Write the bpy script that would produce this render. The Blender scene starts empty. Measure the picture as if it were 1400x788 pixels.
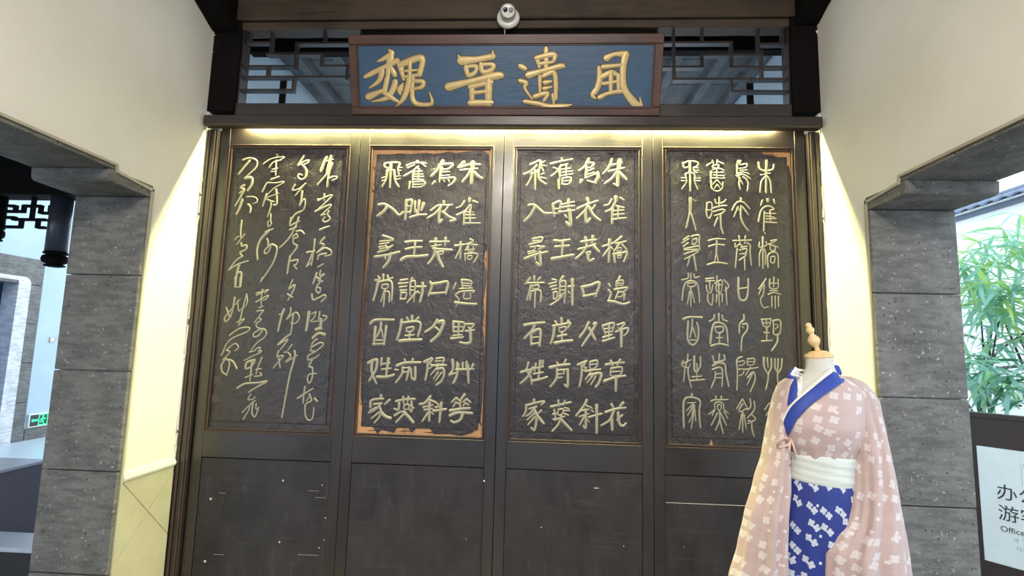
import bpy, bmesh, math, random
from mathutils import Vector, Matrix, noise
from mathutils.bvhtree import BVHTree
from mathutils.geometry import tessellate_polygon

SC = bpy.context.scene
COL = SC.collection
PI = math.pi

# ------------------------------------------------------------ camera
cam_d = bpy.data.cameras.new('camera'); cam = bpy.data.objects.new('camera', cam_d); COL.objects.link(cam)
SC.camera = cam
cam_d.sensor_width = 36.0
cam_d.lens = 706.3 / 1400 * 36.0
cam_d.clip_start = 0.02
YAW, PITCH, ROLL = -0.052376, 0.114091, 0.026246
fwd = Vector((math.sin(YAW)*math.cos(PITCH), math.cos(YAW)*math.cos(PITCH), math.sin(PITCH)))
rgt0 = Vector((math.cos(YAW), -math.sin(YAW), 0)); up0 = rgt0.cross(fwd)
rgt = rgt0*math.cos(ROLL) + up0*math.sin(ROLL); upv = up0*math.cos(ROLL) - rgt0*math.sin(ROLL)
cam.matrix_world = Matrix(((rgt.x, upv.x, -fwd.x, 0), (rgt.y, upv.y, -fwd.y, 0), (rgt.z, upv.z, -fwd.z, 1.5), (0, 0, 0, 1)))

# ------------------------------------------------------------ light and exposure
W = bpy.data.worlds.new('overcast_sky'); SC.world = W; W.use_nodes = True
nt = W.node_tree; bg = nt.nodes['Background']
tc = nt.nodes.new('ShaderNodeTexCoord'); sp = nt.nodes.new('ShaderNodeSeparateXYZ'); rp = nt.nodes.new('ShaderNodeValToRGB')
nt.links.new(tc.outputs['Generated'], sp.inputs[0]); nt.links.new(sp.outputs['Z'], rp.inputs[0]); nt.links.new(rp.outputs[0], bg.inputs['Color'])
rp.color_ramp.elements[0].position = 0.0; rp.color_ramp.elements[0].color = (0.84, 0.93, 1.0, 1)
rp.color_ramp.elements[1].position = 0.8; rp.color_ramp.elements[1].color = (0.66, 0.83, 1.0, 1)
bg.inputs['Strength'].default_value = 1.6

def area(name, loc, rot, sx, sy, power, color):
    d = bpy.data.lights.new(name, 'AREA'); d.shape = 'RECTANGLE'; d.size = sx; d.size_y = sy; d.energy = power; d.color = color
    o = bpy.data.objects.new(name, d); COL.objects.link(o); o.location = loc; o.rotation_euler = rot
    return o
LED_POWER = 84.0
area('led_strip_light', (-0.22, 2.886, 2.797), (0, 0, 0), 3.12, 0.007, LED_POWER, (0.98, 0.96, 0.40))
# added warm fill light behind the viewer, brightens the hall; no lamp seen there
area('hall_fill_light', (-0.1, -0.6, 3.55), (math.radians(20), 0, 0), 0.9, 0.9, 72.0, (1.0, 0.90, 0.77))
SC.view_settings.view_transform = 'Standard'; SC.view_settings.look = 'None'
SC.view_settings.exposure = 1.0; SC.view_settings.gamma = 1.0; SC.view_settings.use_curve_mapping = False

# ------------------------------------------------------------ helpers
def newobj(name, me, parent=None, mat=None, kind=None):
    o = bpy.data.objects.new(name, me); COL.objects.link(o)
    if mat is not None and not me.materials: me.materials.append(mat)
    if parent is not None: o.parent = parent
    if kind: o['kind'] = kind
    return o
def root(name, label, cat, loc=(0, 0, 0), rotz=0, group=None):
    o = bpy.data.objects.new(name, None); COL.objects.link(o); o.location = loc; o.rotation_euler = (0, 0, rotz)
    o.empty_display_size = 0.1
    o['label'] = label; o['category'] = cat
    if group: o['group'] = group
    bpy.context.view_layer.update() if False else None
    return o
def tag(o, label, cat, group=None):
    o['label'] = label; o['category'] = cat
    if group: o['group'] = group
    return o
def struct(name, label=None):
    o = bpy.data.objects.new(name, None); COL.objects.link(o); o['kind'] = 'structure'
    if label: o['label'] = label
    return o

class MB:
    """collects simple solids, then links them as one mesh object"""
    def __init__(s): s.v = []; s.f = []; s.uv = None
    def box(s, x0, x1, y0, y1, z0, z1, cham=0):
        n = len(s.v)
        if cham <= 0:
            s.v += [(x0,y0,z0),(x1,y0,z0),(x1,y1,z0),(x0,y1,z0),(x0,y0,z1),(x1,y0,z1),(x1,y1,z1),(x0,y1,z1)]
            s.f += [tuple(n+i for i in q) for q in ((0,3,2,1),(4,5,6,7),(0,1,5,4),(1,2,6,5),(2,3,7,6),(3,0,4,7))]
            return s
        c = cham; V = []
        xs, ys, zs = (x0, x1), (y0, y1), (z0, z1)
        idx = {}
        for i in (0,1):
            for j in (0,1):
                for k in (0,1):
                    sx, sy, sz = (c, -c)[i], (c, -c)[j], (c, -c)[k]
                    for a, p in enumerate(((xs[i], ys[j]+sy, zs[k]+sz), (xs[i]+sx, ys[j], zs[k]+sz), (xs[i]+sx, ys[j]+sy, zs[k]))):
                        idx[(i,j,k,a)] = n+len(V); V.append(p)
        F = []
        I = idx
        for i in (0,1):
            F.append([I[(i,0,0,0)], I[(i,0,1,0)], I[(i,1,1,0)], I[(i,1,0,0)]])
            F.append([I[(0,i,0,1)], I[(1,i,0,1)], I[(1,i,1,1)], I[(0,i,1,1)]])
            F.append([I[(0,0,i,2)], I[(0,1,i,2)], I[(1,1,i,2)], I[(1,0,i,2)]])
        for i in (0,1):
            for j in (0,1):
                F.append([I[(i,j,0,0)], I[(i,j,1,0)], I[(i,j,1,1)], I[(i,j,0,1)]])
                F.append([I[(i,0,j,0)], I[(i,1,j,0)], I[(i,1,j,2)], I[(i,0,j,2)]])
                F.append([I[(0,i,j,1)], I[(1,i,j,1)], I[(1,i,j,2)], I[(0,i,j,2)]])
        for i in (0,1):
            for j in (0,1):
                for k in (0,1):
                    F.append([I[(i,j,k,0)], I[(i,j,k,1)], I[(i,j,k,2)]])
        s.v += V; s.f += [tuple(f) for f in F]
        return s
    def prism(s, pts, axis, a0, a1):
        """closed polygon pts (2D) extruded along axis; X: pts=(y,z)  Y: pts=(x,z)  Z: pts=(x,y)"""
        n = len(s.v); m = len(pts)
        for a in (a0, a1):
            for p in pts:
                s.v.append({'X': (a, p[0], p[1]), 'Y': (p[0], a, p[1]), 'Z': (p[0], p[1], a)}[axis])
        tri = tessellate_polygon([[Vector((p[0], p[1], 0)) for p in pts]])
        for t in tri:
            s.f.append((n+t[0], n+t[1], n+t[2])); s.f.append((n+m+t[2], n+m+t[1], n+m+t[0]))
        for i in range(m):
            j = (i+1) % m; s.f.append((n+i, n+j, n+m+j, n+m+i))
        return s
    def tube(s, pts, r, seg=8):
        pts = [Vector(p) for p in pts]; n = len(s.v); rs = r if isinstance(r, (list, tuple)) else [r]*len(pts)
        for i, p in enumerate(pts):
            t = (pts[min(i+1, len(pts)-1)] - pts[max(i-1, 0)]).normalized()
            a = t.cross(Vector((0, 0, 1)))
            if a.length < 0.05: a = t.cross(Vector((1, 0, 0)))
            a.normalize(); b = t.cross(a)
            for k in range(seg):
                th = 2*PI*k/seg; s.v.append(tuple(p + (a*math.cos(th) + b*math.sin(th))*rs[i]))
        for i in range(len(pts)-1):
            for k in range(seg):
                s.f.append((n+i*seg+k, n+i*seg+(k+1)%seg, n+(i+1)*seg+(k+1)%seg, n+(i+1)*seg+k))
        s.f.append(tuple(n+k for k in range(seg))); s.f.append(tuple(n+(len(pts)-1)*seg+k for k in reversed(range(seg))))
        return s
    def lathe(s, prof, c=(0,0,0), seg=24, axis=(0,0,1)):
        """prof: (r,h) pairs about axis"""
        q = Vector((0,0,1)).rotation_difference(Vector(axis)); n = len(s.v); c = Vector(c)
        for r, h in prof:
            for k in range(seg):
                th = 2*PI*k/seg; s.v.append(tuple(c + q @ Vector((r*math.cos(th), r*math.sin(th), h))))
        for i in range(len(prof)-1):
            for k in range(seg):
                s.f.append((n+i*seg+k, n+i*seg+(k+1)%seg, n+(i+1)*seg+(k+1)%seg, n+(i+1)*seg+k))
        s.f.append(tuple(n+k for k in reversed(range(seg)))); s.f.append(tuple(n+(len(prof)-1)*seg+k for k in range(seg)))
        return s
    def build(s, name, mat, parent=None, smooth=False, kind=None):
        me = bpy.data.meshes.new(name); me.from_pydata(s.v, [], s.f); me.validate()
        bm = bmesh.new(); bm.from_mesh(me); bmesh.ops.recalc_face_normals(bm, faces=bm.faces); bm.to_mesh(me); bm.free()
        if smooth:
            for p in me.polygons: p.use_smooth = True
        return newobj(name, me, parent, mat, kind)

def clip_poly(poly, axis, val, keep_less):
    out = []
    for i in range(len(poly)):
        a, b = poly[i], poly[(i+1) % len(poly)]
        ia = (a[axis] <= val) == keep_less; ib = (b[axis] <= val) == keep_less
        if ia: out.append(a)
        if ia != ib:
            t = (val - a[axis])/(b[axis] - a[axis]); out.append((a[0]+t*(b[0]-a[0]), a[1]+t*(b[1]-a[1])))
    return out

# ------------------------------------------------------------ materials
class NT:
    def __init__(s, name):
        s.m = bpy.data.materials.new(name); s.m.use_nodes = True; s.t = s.m.node_tree; s.b = s.t.nodes['Principled BSDF']
    def n(s, typ, **kw):
        nd = s.t.nodes.new('ShaderNode'+typ)
        for k, v in kw.items(): setattr(nd, k, v)
        return nd
    def l(s, a, b): s.t.links.new(a, b)
    def coord(s, kind='Object', scale=(1,1,1), rot=(0,0,0)):
        tc = s.n('TexCoord'); mp = s.n('Mapping'); mp.inputs['Scale'].default_value = scale; mp.inputs['Rotation'].default_value = rot
        s.l(tc.outputs[kind], mp.inputs[0]); return mp.outputs[0]
    def noise(s, co, scale, detail=4, rough=0.55, dist=0.0):
        nd = s.n('TexNoise'); nd.inputs['Scale'].default_value = scale; nd.inputs['Detail'].default_value = detail
        nd.inputs['Roughness'].default_value = rough; nd.inputs['Distortion'].default_value = dist
        s.l(co, nd.inputs['Vector']); return nd.outputs['Fac']
    def ramp(s, fac, stops):
        r = s.n('ValToRGB'); e = r.color_ramp.elements
        while len(e) < len(stops): e.new(0.5)
        for i, (p, c) in enumerate(stops):
            e[i].position = p; e[i].color = (c if isinstance(c, tuple) else (c, c, c)) + (1,)
        s.l(fac, r.inputs[0]); return r.outputs[0]
    def mix(s, fac, a, b, mode='MIX'):
        m = s.n('Mix', data_type='RGBA', blend_type=mode)
        for sock, v in ((m.inputs['Factor'], fac), (m.inputs['A'], a), (m.inputs['B'], b)):
            if isinstance(v, (int, float)): sock.default_value = v
            elif isinstance(v, tuple): sock.default_value = v + (1,)
            else: s.l(v, sock)
        return m.outputs['Result']
    def math(s, op, a, b=None, c=None):
        m = s.n('Math', operation=op)
        for i, v in enumerate((a, b, c)):
            if v is None: continue
            if isinstance(v, (int, float)): m.inputs[i].default_value = v
            else: s.l(v, m.inputs[i])
        return m.outputs[0]
    def bump(s, h, strength=0.3, dist=0.01, prev=None):
        b = s.n('Bump'); b.inputs['Strength'].default_value = strength; b.inputs['Distance'].default_value = dist
        s.l(h, b.inputs['Height'])
        if prev is not None: s.l(prev, b.inputs['Normal'])
        return b.outputs[0]
    def done(s, color=None, rough=0.5, normal=None, metal=0, spec=None, **kw):
        for nm, v in (('Base Color', color), ('Roughness', rough), ('Normal', normal), ('Metallic', metal), ('Specular IOR Level', spec)):
            if v is None: continue
            if isinstance(v, tuple): s.b.inputs[nm].default_value = v + (1,)
            elif isinstance(v, (int, float)): s.b.inputs[nm].default_value = v
            else: s.l(v, s.b.inputs[nm])
        for k, v in kw.items(): s.b.inputs[k.replace('_', ' ')].default_value = v
        return s.m

def wood_mat(name, dark, light, rough=0.38, grain=(40, 40, 2.5), bumpst=0.25, spec=0.5):
    t = NT(name); co = t.coord('Object', grain); n1 = t.noise(co, 1.6, 6, 0.6, 0.8)
    co2 = t.coord('Object', (1, 1, 1)); n2 = t.noise(co2, 3.0, 4)
    col = t.mix(t.ramp(n1, [(0.3, 0.0), (0.7, 1.0)]), dark, light)
    col = t.mix(t.ramp(n2, [(0.35, 0.0), (0.75, 0.45)]), col, tuple(c*1.9 for c in light))
    rr = t.ramp(n2, [(0.2, rough-0.08), (0.9, rough+0.18)])
    return t.done(col, rr, t.bump(n1, bumpst, 0.002), spec=spec)

M = {}
M['wood_v'] = wood_mat('dark_lacquered_wood_upright', (0.006, 0.004, 0.005), (0.018, 0.011, 0.012), 0.33, spec=0.85)
M['mould'] = wood_mat('brown_moulding_wood', (0.018, 0.010, 0.009), (0.050, 0.028, 0.023), 0.35)
M['wood_h'] = wood_mat('dark_lacquered_wood_level', (0.006, 0.004, 0.005), (0.018, 0.011, 0.012), 0.33, grain=(2.5, 40, 40), spec=0.85)
M['wood_red'] = wood_mat('reddish_brown_wood', (0.030, 0.013, 0.010), (0.080, 0.035, 0.027), 0.42, (2.5, 40, 40))
M['wood_redv'] = wood_mat('reddish_brown_wood_upright', (0.030, 0.013, 0.010), (0.080, 0.035, 0.027), 0.42)
M['wood_beam'] = wood_mat('old_beam_wood', (0.020, 0.014, 0.010), (0.060, 0.042, 0.029), 0.55, (2.0, 30, 30), 0.4)
M['wood_black'] = wood_mat('blackened_old_wood', (0.0015, 0.0013, 0.0013), (0.005, 0.004, 0.004), 0.75, (12, 12, 3), 0.4, 0.12)
M['wood_grey'] = wood_mat('weathered_grey_wood', (0.03, 0.035, 0.04), (0.10, 0.11, 0.12), 0.7, (30, 3, 30), 0.4)
M['wood_bare'] = wood_mat('bare_orange_wood', (0.33, 0.15, 0.06), (0.58, 0.33, 0.16), 0.6, (30, 30, 4), 0.3)
M['wood_pale'] = wood_mat('pale_turned_wood', (0.55, 0.36, 0.17), (0.72, 0.52, 0.28), 0.4, (30, 30, 10), 0.1)

def board_mat():
    t = NT('wrinkled_dark_lacquer'); co = t.coord('Object', (1, 1, 1))
    n1 = t.noise(co, 16, 8, 0.62, 0.8); n2 = t.noise(co, 3.5, 4); n3 = t.noise(t.coord('Object', (14, 1, 5)), 6, 6, 0.6, 1.2)
    col = t.mix(t.ramp(n2, [(0.3, 0.0), (0.75, 1.0)]), (0.008, 0.005, 0.007), (0.026, 0.015, 0.017))
    col = t.mix(t.ramp(n1, [(0.5, 0.0), (0.8, 0.3)]), col, (0.05, 0.038, 0.036))
    nb = t.bump(n1, 0.8, 0.010); nb = t.bump(n3, 0.4, 0.006, nb)
    return t.done(col, t.ramp(n1, [(0.2, 0.22), (0.9, 0.45)]), nb, spec=0.75)
M['board'] = board_mat()
def lower_mat():
    t = NT('scuffed_dark_panel'); co = t.coord('Object', (1, 1, 1))
    n1 = t.noise(t.coord('Object', (2, 1, 1)), 5, 6, 0.6); n2 = t.noise(t.coord('Object', (1.2, 1, 14)), 3, 6, 0.6, 0.5)
    n3 = t.noise(t.coord('Object', (9, 1, 2.2)), 2.4, 4)
    col = t.mix(t.ramp(n1, [(0.3, 0.0), (0.75, 1.0)]), (0.014, 0.011, 0.013), (0.036, 0.031, 0.034))
    col = t.mix(t.ramp(n2, [(0.58, 0.0), (0.80, 0.35)]), col, (0.10, 0.09, 0.09))
    col = t.mix(t.ramp(n3, [(0.58, 0.0), (0.82, 0.35)]), col, (0.10, 0.10, 0.11))
    return t.done(col, t.ramp(n1, [(0.2, 0.42), (0.9, 0.62)]), t.bump(n2, 0.2, 0.002), spec=0.5)
M['lower'] = lower_mat()
def gold_mat():
    t = NT('pale_gold_paint'); co = t.coord('Object'); n1 = t.noise(co, 60, 5)
    col = t.mix(n1, (0.25, 0.23, 0.17), (0.37, 0.34, 0.26))
    return t.done(col, 0.45, t.bump(n1, 0.2, 0.001), metal=0.0)
M['gold'] = gold_mat()
def goldleaf_mat():
    t = NT('gold_leaf'); co = t.coord('Object'); n1 = t.noise(co, 30, 5); n2 = t.noise(co, 90, 3)
    col = t.mix(n1, (0.48, 0.35, 0.15), (0.66, 0.52, 0.27))
    return t.done(col, 0.42, t.bump(n2, 0.3, 0.001), metal=0.25)
M['goldleaf'] = goldleaf_mat()
def blueboard_mat():
    t = NT('blue_painted_board'); co = t.coord('Object', (3, 1, 9)); n1 = t.noise(co, 4, 6, 0.6, 0.8); n2 = t.noise(t.coord('Object'), 2.5, 3)
    col = t.mix(n1, (0.020, 0.060, 0.130), (0.042, 0.100, 0.190))
    return t.done(col, t.ramp(n2, [(0.2, 0.36), (0.8, 0.5)]), t.bump(n1, 0.5, 0.004), spec=0.4)
M['blueboard'] = blueboard_mat()
def plaster_mat(name, a, b, rough=0.75, bs=0.12):
    t = NT(name); co = t.coord('Object'); n1 = t.noise(co, 2.2, 5); n2 = t.noise(co, 90, 3)
    col = t.mix(t.ramp(n1, [(0.3, 0.0), (0.7, 1.0)]), a, b)
    return t.done(col, rough, t.bump(n2, bs, 0.002))
M['plaster'] = plaster_mat('cream_plaster', (0.70, 0.68, 0.62), (0.76, 0.745, 0.70))
M['plaster_w'] = plaster_mat('white_plaster', (0.72, 0.76, 0.78), (0.80, 0.84, 0.86))
M['tile'] = plaster_mat('worn_cream_stone_tile', (0.34, 0.32, 0.25), (0.50, 0.47, 0.38), 0.6, 0.9)
def stone_mat(name, a, b, pit=0.5):
    t = NT(name); co = t.coord('Object'); n1 = t.noise(co, 5, 8, 0.65); n2 = t.noise(co, 38, 6, 0.7)
    vo = t.n('TexVoronoi'); vo.inputs['Scale'].default_value = 34; t.l(co, vo.inputs['Vector'])
    n4 = t.noise(co, 14, 3)
    pits = t.math('MULTIPLY', t.ramp(vo.outputs['Distance'], [(0.05, 1.0), (0.22, 0.0)]), t.ramp(n4, [(0.45, 0.0), (0.58, 1.0)]))
    col = t.mix(t.ramp(n1, [(0.3, 0.0), (0.72, 1.0)]), a, b)
    col = t.mix(t.ramp(n2, [(0.58, 0.0), (0.85, 0.55)]), col, tuple(min(1, c*1.9) for c in b))
    col = t.mix(t.math('MULTIPLY', pits, 0.75), col, tuple(c*0.3 for c in a))
    n5 = t.noise(t.coord('Object', (1, 1, 4)), 9, 7, 0.7); col = t.mix(t.ramp(n5, [(0.40, 0.55), (0.56, 0.0)]), col, tuple(c*0.55 for c in a)); col = t.mix(t.ramp(t.noise(co, 60, 2), [(0.66, 0.0), (0.72, 0.6)]), col, tuple(min(1, c*2.2) for c in b)); nb = t.bump(n2, 0.9, 0.007); nb = t.bump(t.math('SUBTRACT', 1.0, pits), 0.7, 0.006, nb)
    return t.done(col, 0.82, nb)
M['stone'] = stone_mat('grey_stone', (0.115, 0.112, 0.106), (0.215, 0.210, 0.197))
M['court'] = plaster_mat('white_wall_shaded_blue', (0.36, 0.46, 0.54), (0.42, 0.52, 0.60))  # white walls with cool shade put into the base colour
M['stone_pale'] = stone_mat('pale_granite', (0.55, 0.55, 0.56), (0.78, 0.78, 0.80))
def flat(name, col, rough=0.5, **kw):
    t = NT(name); n = t.noise(t.coord('Object'), 12, 3)
    c = t.mix(n, tuple(x*0.88 for x in col), tuple(min(1, x*1.08) for x in col))
    return t.done(c, rough, **kw)
M['post_paint'] = flat('purple_grey_old_paint', (0.055, 0.055, 0.075), 0.3)
M['edge'] = flat('dark_gilding_edge', (0.07, 0.05, 0.03), 0.6)
M['paving_reflector'] = plaster_mat('blue_reflecting_paving', (0.40, 0.46, 0.55), (0.46, 0.52, 0.62), 0.6)
M['white_plastic'] = flat('white_plastic', (0.82, 0.82, 0.78), 0.3)
M['black_glass'] = flat('black_glass', (0.01, 0.01, 0.012), 0.08)
M['grey_lens'] = flat('grey_lens', (0.25, 0.25, 0.27), 0.15)
M['blue_door'] = flat('blue_painted_door', (0.09, 0.17, 0.42), 0.5)
M['counter_top'] = flat('blue_grey_counter_top', (0.30, 0.33, 0.42), 0.25)
M['counter_side'] = flat('mauve_grey_counter_side', (0.10, 0.095, 0.125), 0.45)
M['ledge'] = flat('pale_blue_grey_ledge', (0.42, 0.50, 0.60), 0.4)
M['dark_void'] = flat('dark_cabinet', (0.015, 0.015, 0.018), 0.5)
M['sign_frame'] = flat('dark_brown_sign_frame', (0.028, 0.017, 0.015), 0.25)
M['sign_face'] = flat('pale_sign_face', (0.62, 0.70, 0.72), 0.3)
M['ink'] = flat('black_ink', (0.02, 0.025, 0.035), 0.5)
M['red_ink'] = flat('dark_red_ink', (0.30, 0.04, 0.05), 0.5)
M['grey_ink'] = flat('grey_ink', (0.35, 0.42, 0.45), 0.5)
M['floor_light'] = flat('pale_floor', (0.50, 0.56, 0.60), 0.35)
M['roof_tile'] = flat('slate_blue_roof_tile', (0.10, 0.13, 0.19), 0.6)
M['bark'] = flat('dark_bark', (0.05, 0.04, 0.035), 0.8)
M['neck'] = flat('off_white_jersey', (0.62, 0.62, 0.56), 0.8)
M['nail'] = flat('pale_filler', (0.62, 0.56, 0.48), 0.5)
M['seal'] = flat('dull_seal_red', (0.06, 0.045, 0.04), 0.5)
def emit(name, col, st):
    t = NT(name); t.b.inputs['Emission Color'].default_value = col + (1,); t.b.inputs['Emission Strength'].default_value = st
    return t.done(col, 0.5)
M['led'] = emit('led_diffuser', (1.0, 0.93, 0.5), 3.0)
M['exit_green'] = emit('lit_green_sign', (0.02, 0.85, 0.25), 1.2)
M['fill_lamp_glow'] = emit('added_lamp_glow', (1.0, 0.85, 0.65), 2.0)
def floor_mat():
    t = NT('grey_floor_slabs'); br = t.n('TexBrick'); t.l(t.coord('Object'), br.inputs['Vector'])
    br.inputs['Scale'].default_value = 1.0; br.inputs['Brick Width'].default_value = 0.6; br.inputs['Row Height'].default_value = 0.6
    br.inputs['Mortar Size'].default_value = 0.006
    br.inputs['Color1'].default_value = (0.20, 0.195, 0.185, 1); br.inputs['Color2'].default_value = (0.25, 0.245, 0.235, 1); br.inputs['Mortar'].default_value = (0.08, 0.08, 0.08, 1)
    return t.done(br.outputs['Color'], 0.45)
M['floor'] = floor_mat()

def print_mat(name, base, prn, cell, rad, keep, rough, petals=2.0, pair=False, amount=1.0, sheen=0.3, fold=None):
    """cloth with a scattered four-petalled blossom print in UV space (metres)"""
    t = NT(name); tc = t.n('TexCoord'); uv = tc.outputs['UV']
    total = None
    for layer, (cs, rd, kp, off) in enumerate(((cell, rad, keep, 0.0), (cell*1.37, rad*0.42, keep*0.8, 0.37))):
        mp = t.n('Mapping'); mp.inputs['Scale'].default_value = (1/cs, 1/cs, 1); mp.inputs['Location'].default_value = (off, off*2.1, 0); t.l(uv, mp.inputs[0])
        vo = t.n('TexVoronoi', voronoi_dimensions='2D', feature='F1'); vo.inputs['Scale'].default_value = 1.0; vo.inputs['Randomness'].default_value = 0.62
        t.l(mp.outputs[0], vo.inputs['Vector'])
        d = t.n('VectorMath', operation='SUBTRACT'); t.l(mp.outputs[0], d.inputs[0]); t.l(vo.outputs['Position'], d.inputs[1])
        s3 = t.n('SeparateXYZ'); t.l(d.outputs[0], s3.inputs[0])
        hs = t.n('SeparateColor'); t.l(vo.outputs['Color'], hs.inputs[0])
        x, y = s3.outputs[0], s3.outputs[1]
        if pair and layer == 0:     # two touching blossoms, side by side and a little lower
            xr = t.math('SUBTRACT', t.math('MULTIPLY', x, 0.80), t.math('MULTIPLY', y, 0.60))
            yr = t.math('ADD', t.math('MULTIPLY', x, 0.60), t.math('MULTIPLY', y, 0.80))
            x2 = t.math('SUBTRACT', t.math('ABSOLUTE', xr), rd/cs*0.98); y = yr
            x = x2
        r = t.math('SQRT', t.math('ADD', t.math('MULTIPLY', x, x), t.math('MULTIPLY', y, y)))
        a = t.math('ADD', t.math('ARCTAN2', y, x), t.math('MULTIPLY', hs.outputs[1], 0.6))
        lim = t.math('MULTIPLY', t.math('ADD', 0.66, t.math('MULTIPLY', t.math('ABSOLUTE', t.math('SINE', t.math('MULTIPLY', a, petals))), 0.42)), rd/cs)
        m = t.math('MULTIPLY', t.math('LESS_THAN', r, lim), t.math('LESS_THAN', hs.outputs[0], kp))
        if layer == 0:
            hol = t.math('SUBTRACT', 1.0, t.math('MULTIPLY', t.ramp(t.noise(uv, 260, 2), [(0.52, 0.0), (0.60, 0.55)]), 1.0))
            m = t.math('MULTIPLY', m, hol)
        total = m if total is None else t.math('MAXIMUM', total, m)
    wv = t.noise(uv, 8, 3)
    b2 = t.mix(wv, tuple(c*0.86 for c in base), tuple(min(1, c*1.1) for c in base))
    col = t.mix(t.math('MULTIPLY', total, amount), b2, prn)
    fine = t.noise(t.coord('Object'), 22, 4)
    t.b.inputs['Sheen Weight'].default_value = sheen
    return t.done(col, rough, t.bump(fine, 0.25, 0.004))
M['pink'] = print_mat('pale_pink_printed_silk', (0.47, 0.345, 0.325), (0.68, 0.64, 0.64), 0.046, 0.0145, 0.68, 0.5, amount=0.70)
M['blueprint'] = print_mat('royal_blue_printed_cloth', (0.012, 0.030, 0.22), (0.62, 0.67, 0.72), 0.070, 0.0135, 0.92, 0.65, pair=True, amount=0.9, sheen=0.1)
M['bluecloth'] = flat('royal_blue_cloth', (0.018, 0.05, 0.33), 0.6)
M['whitecloth'] = flat('white_satin_cloth', (0.62, 0.66, 0.62), 0.5)
M['inner'] = flat('white_inner_collar', (0.78, 0.79, 0.78), 0.6)
M['peach'] = flat('peach_ribbon', (0.72, 0.47, 0.38), 0.5)

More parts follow.
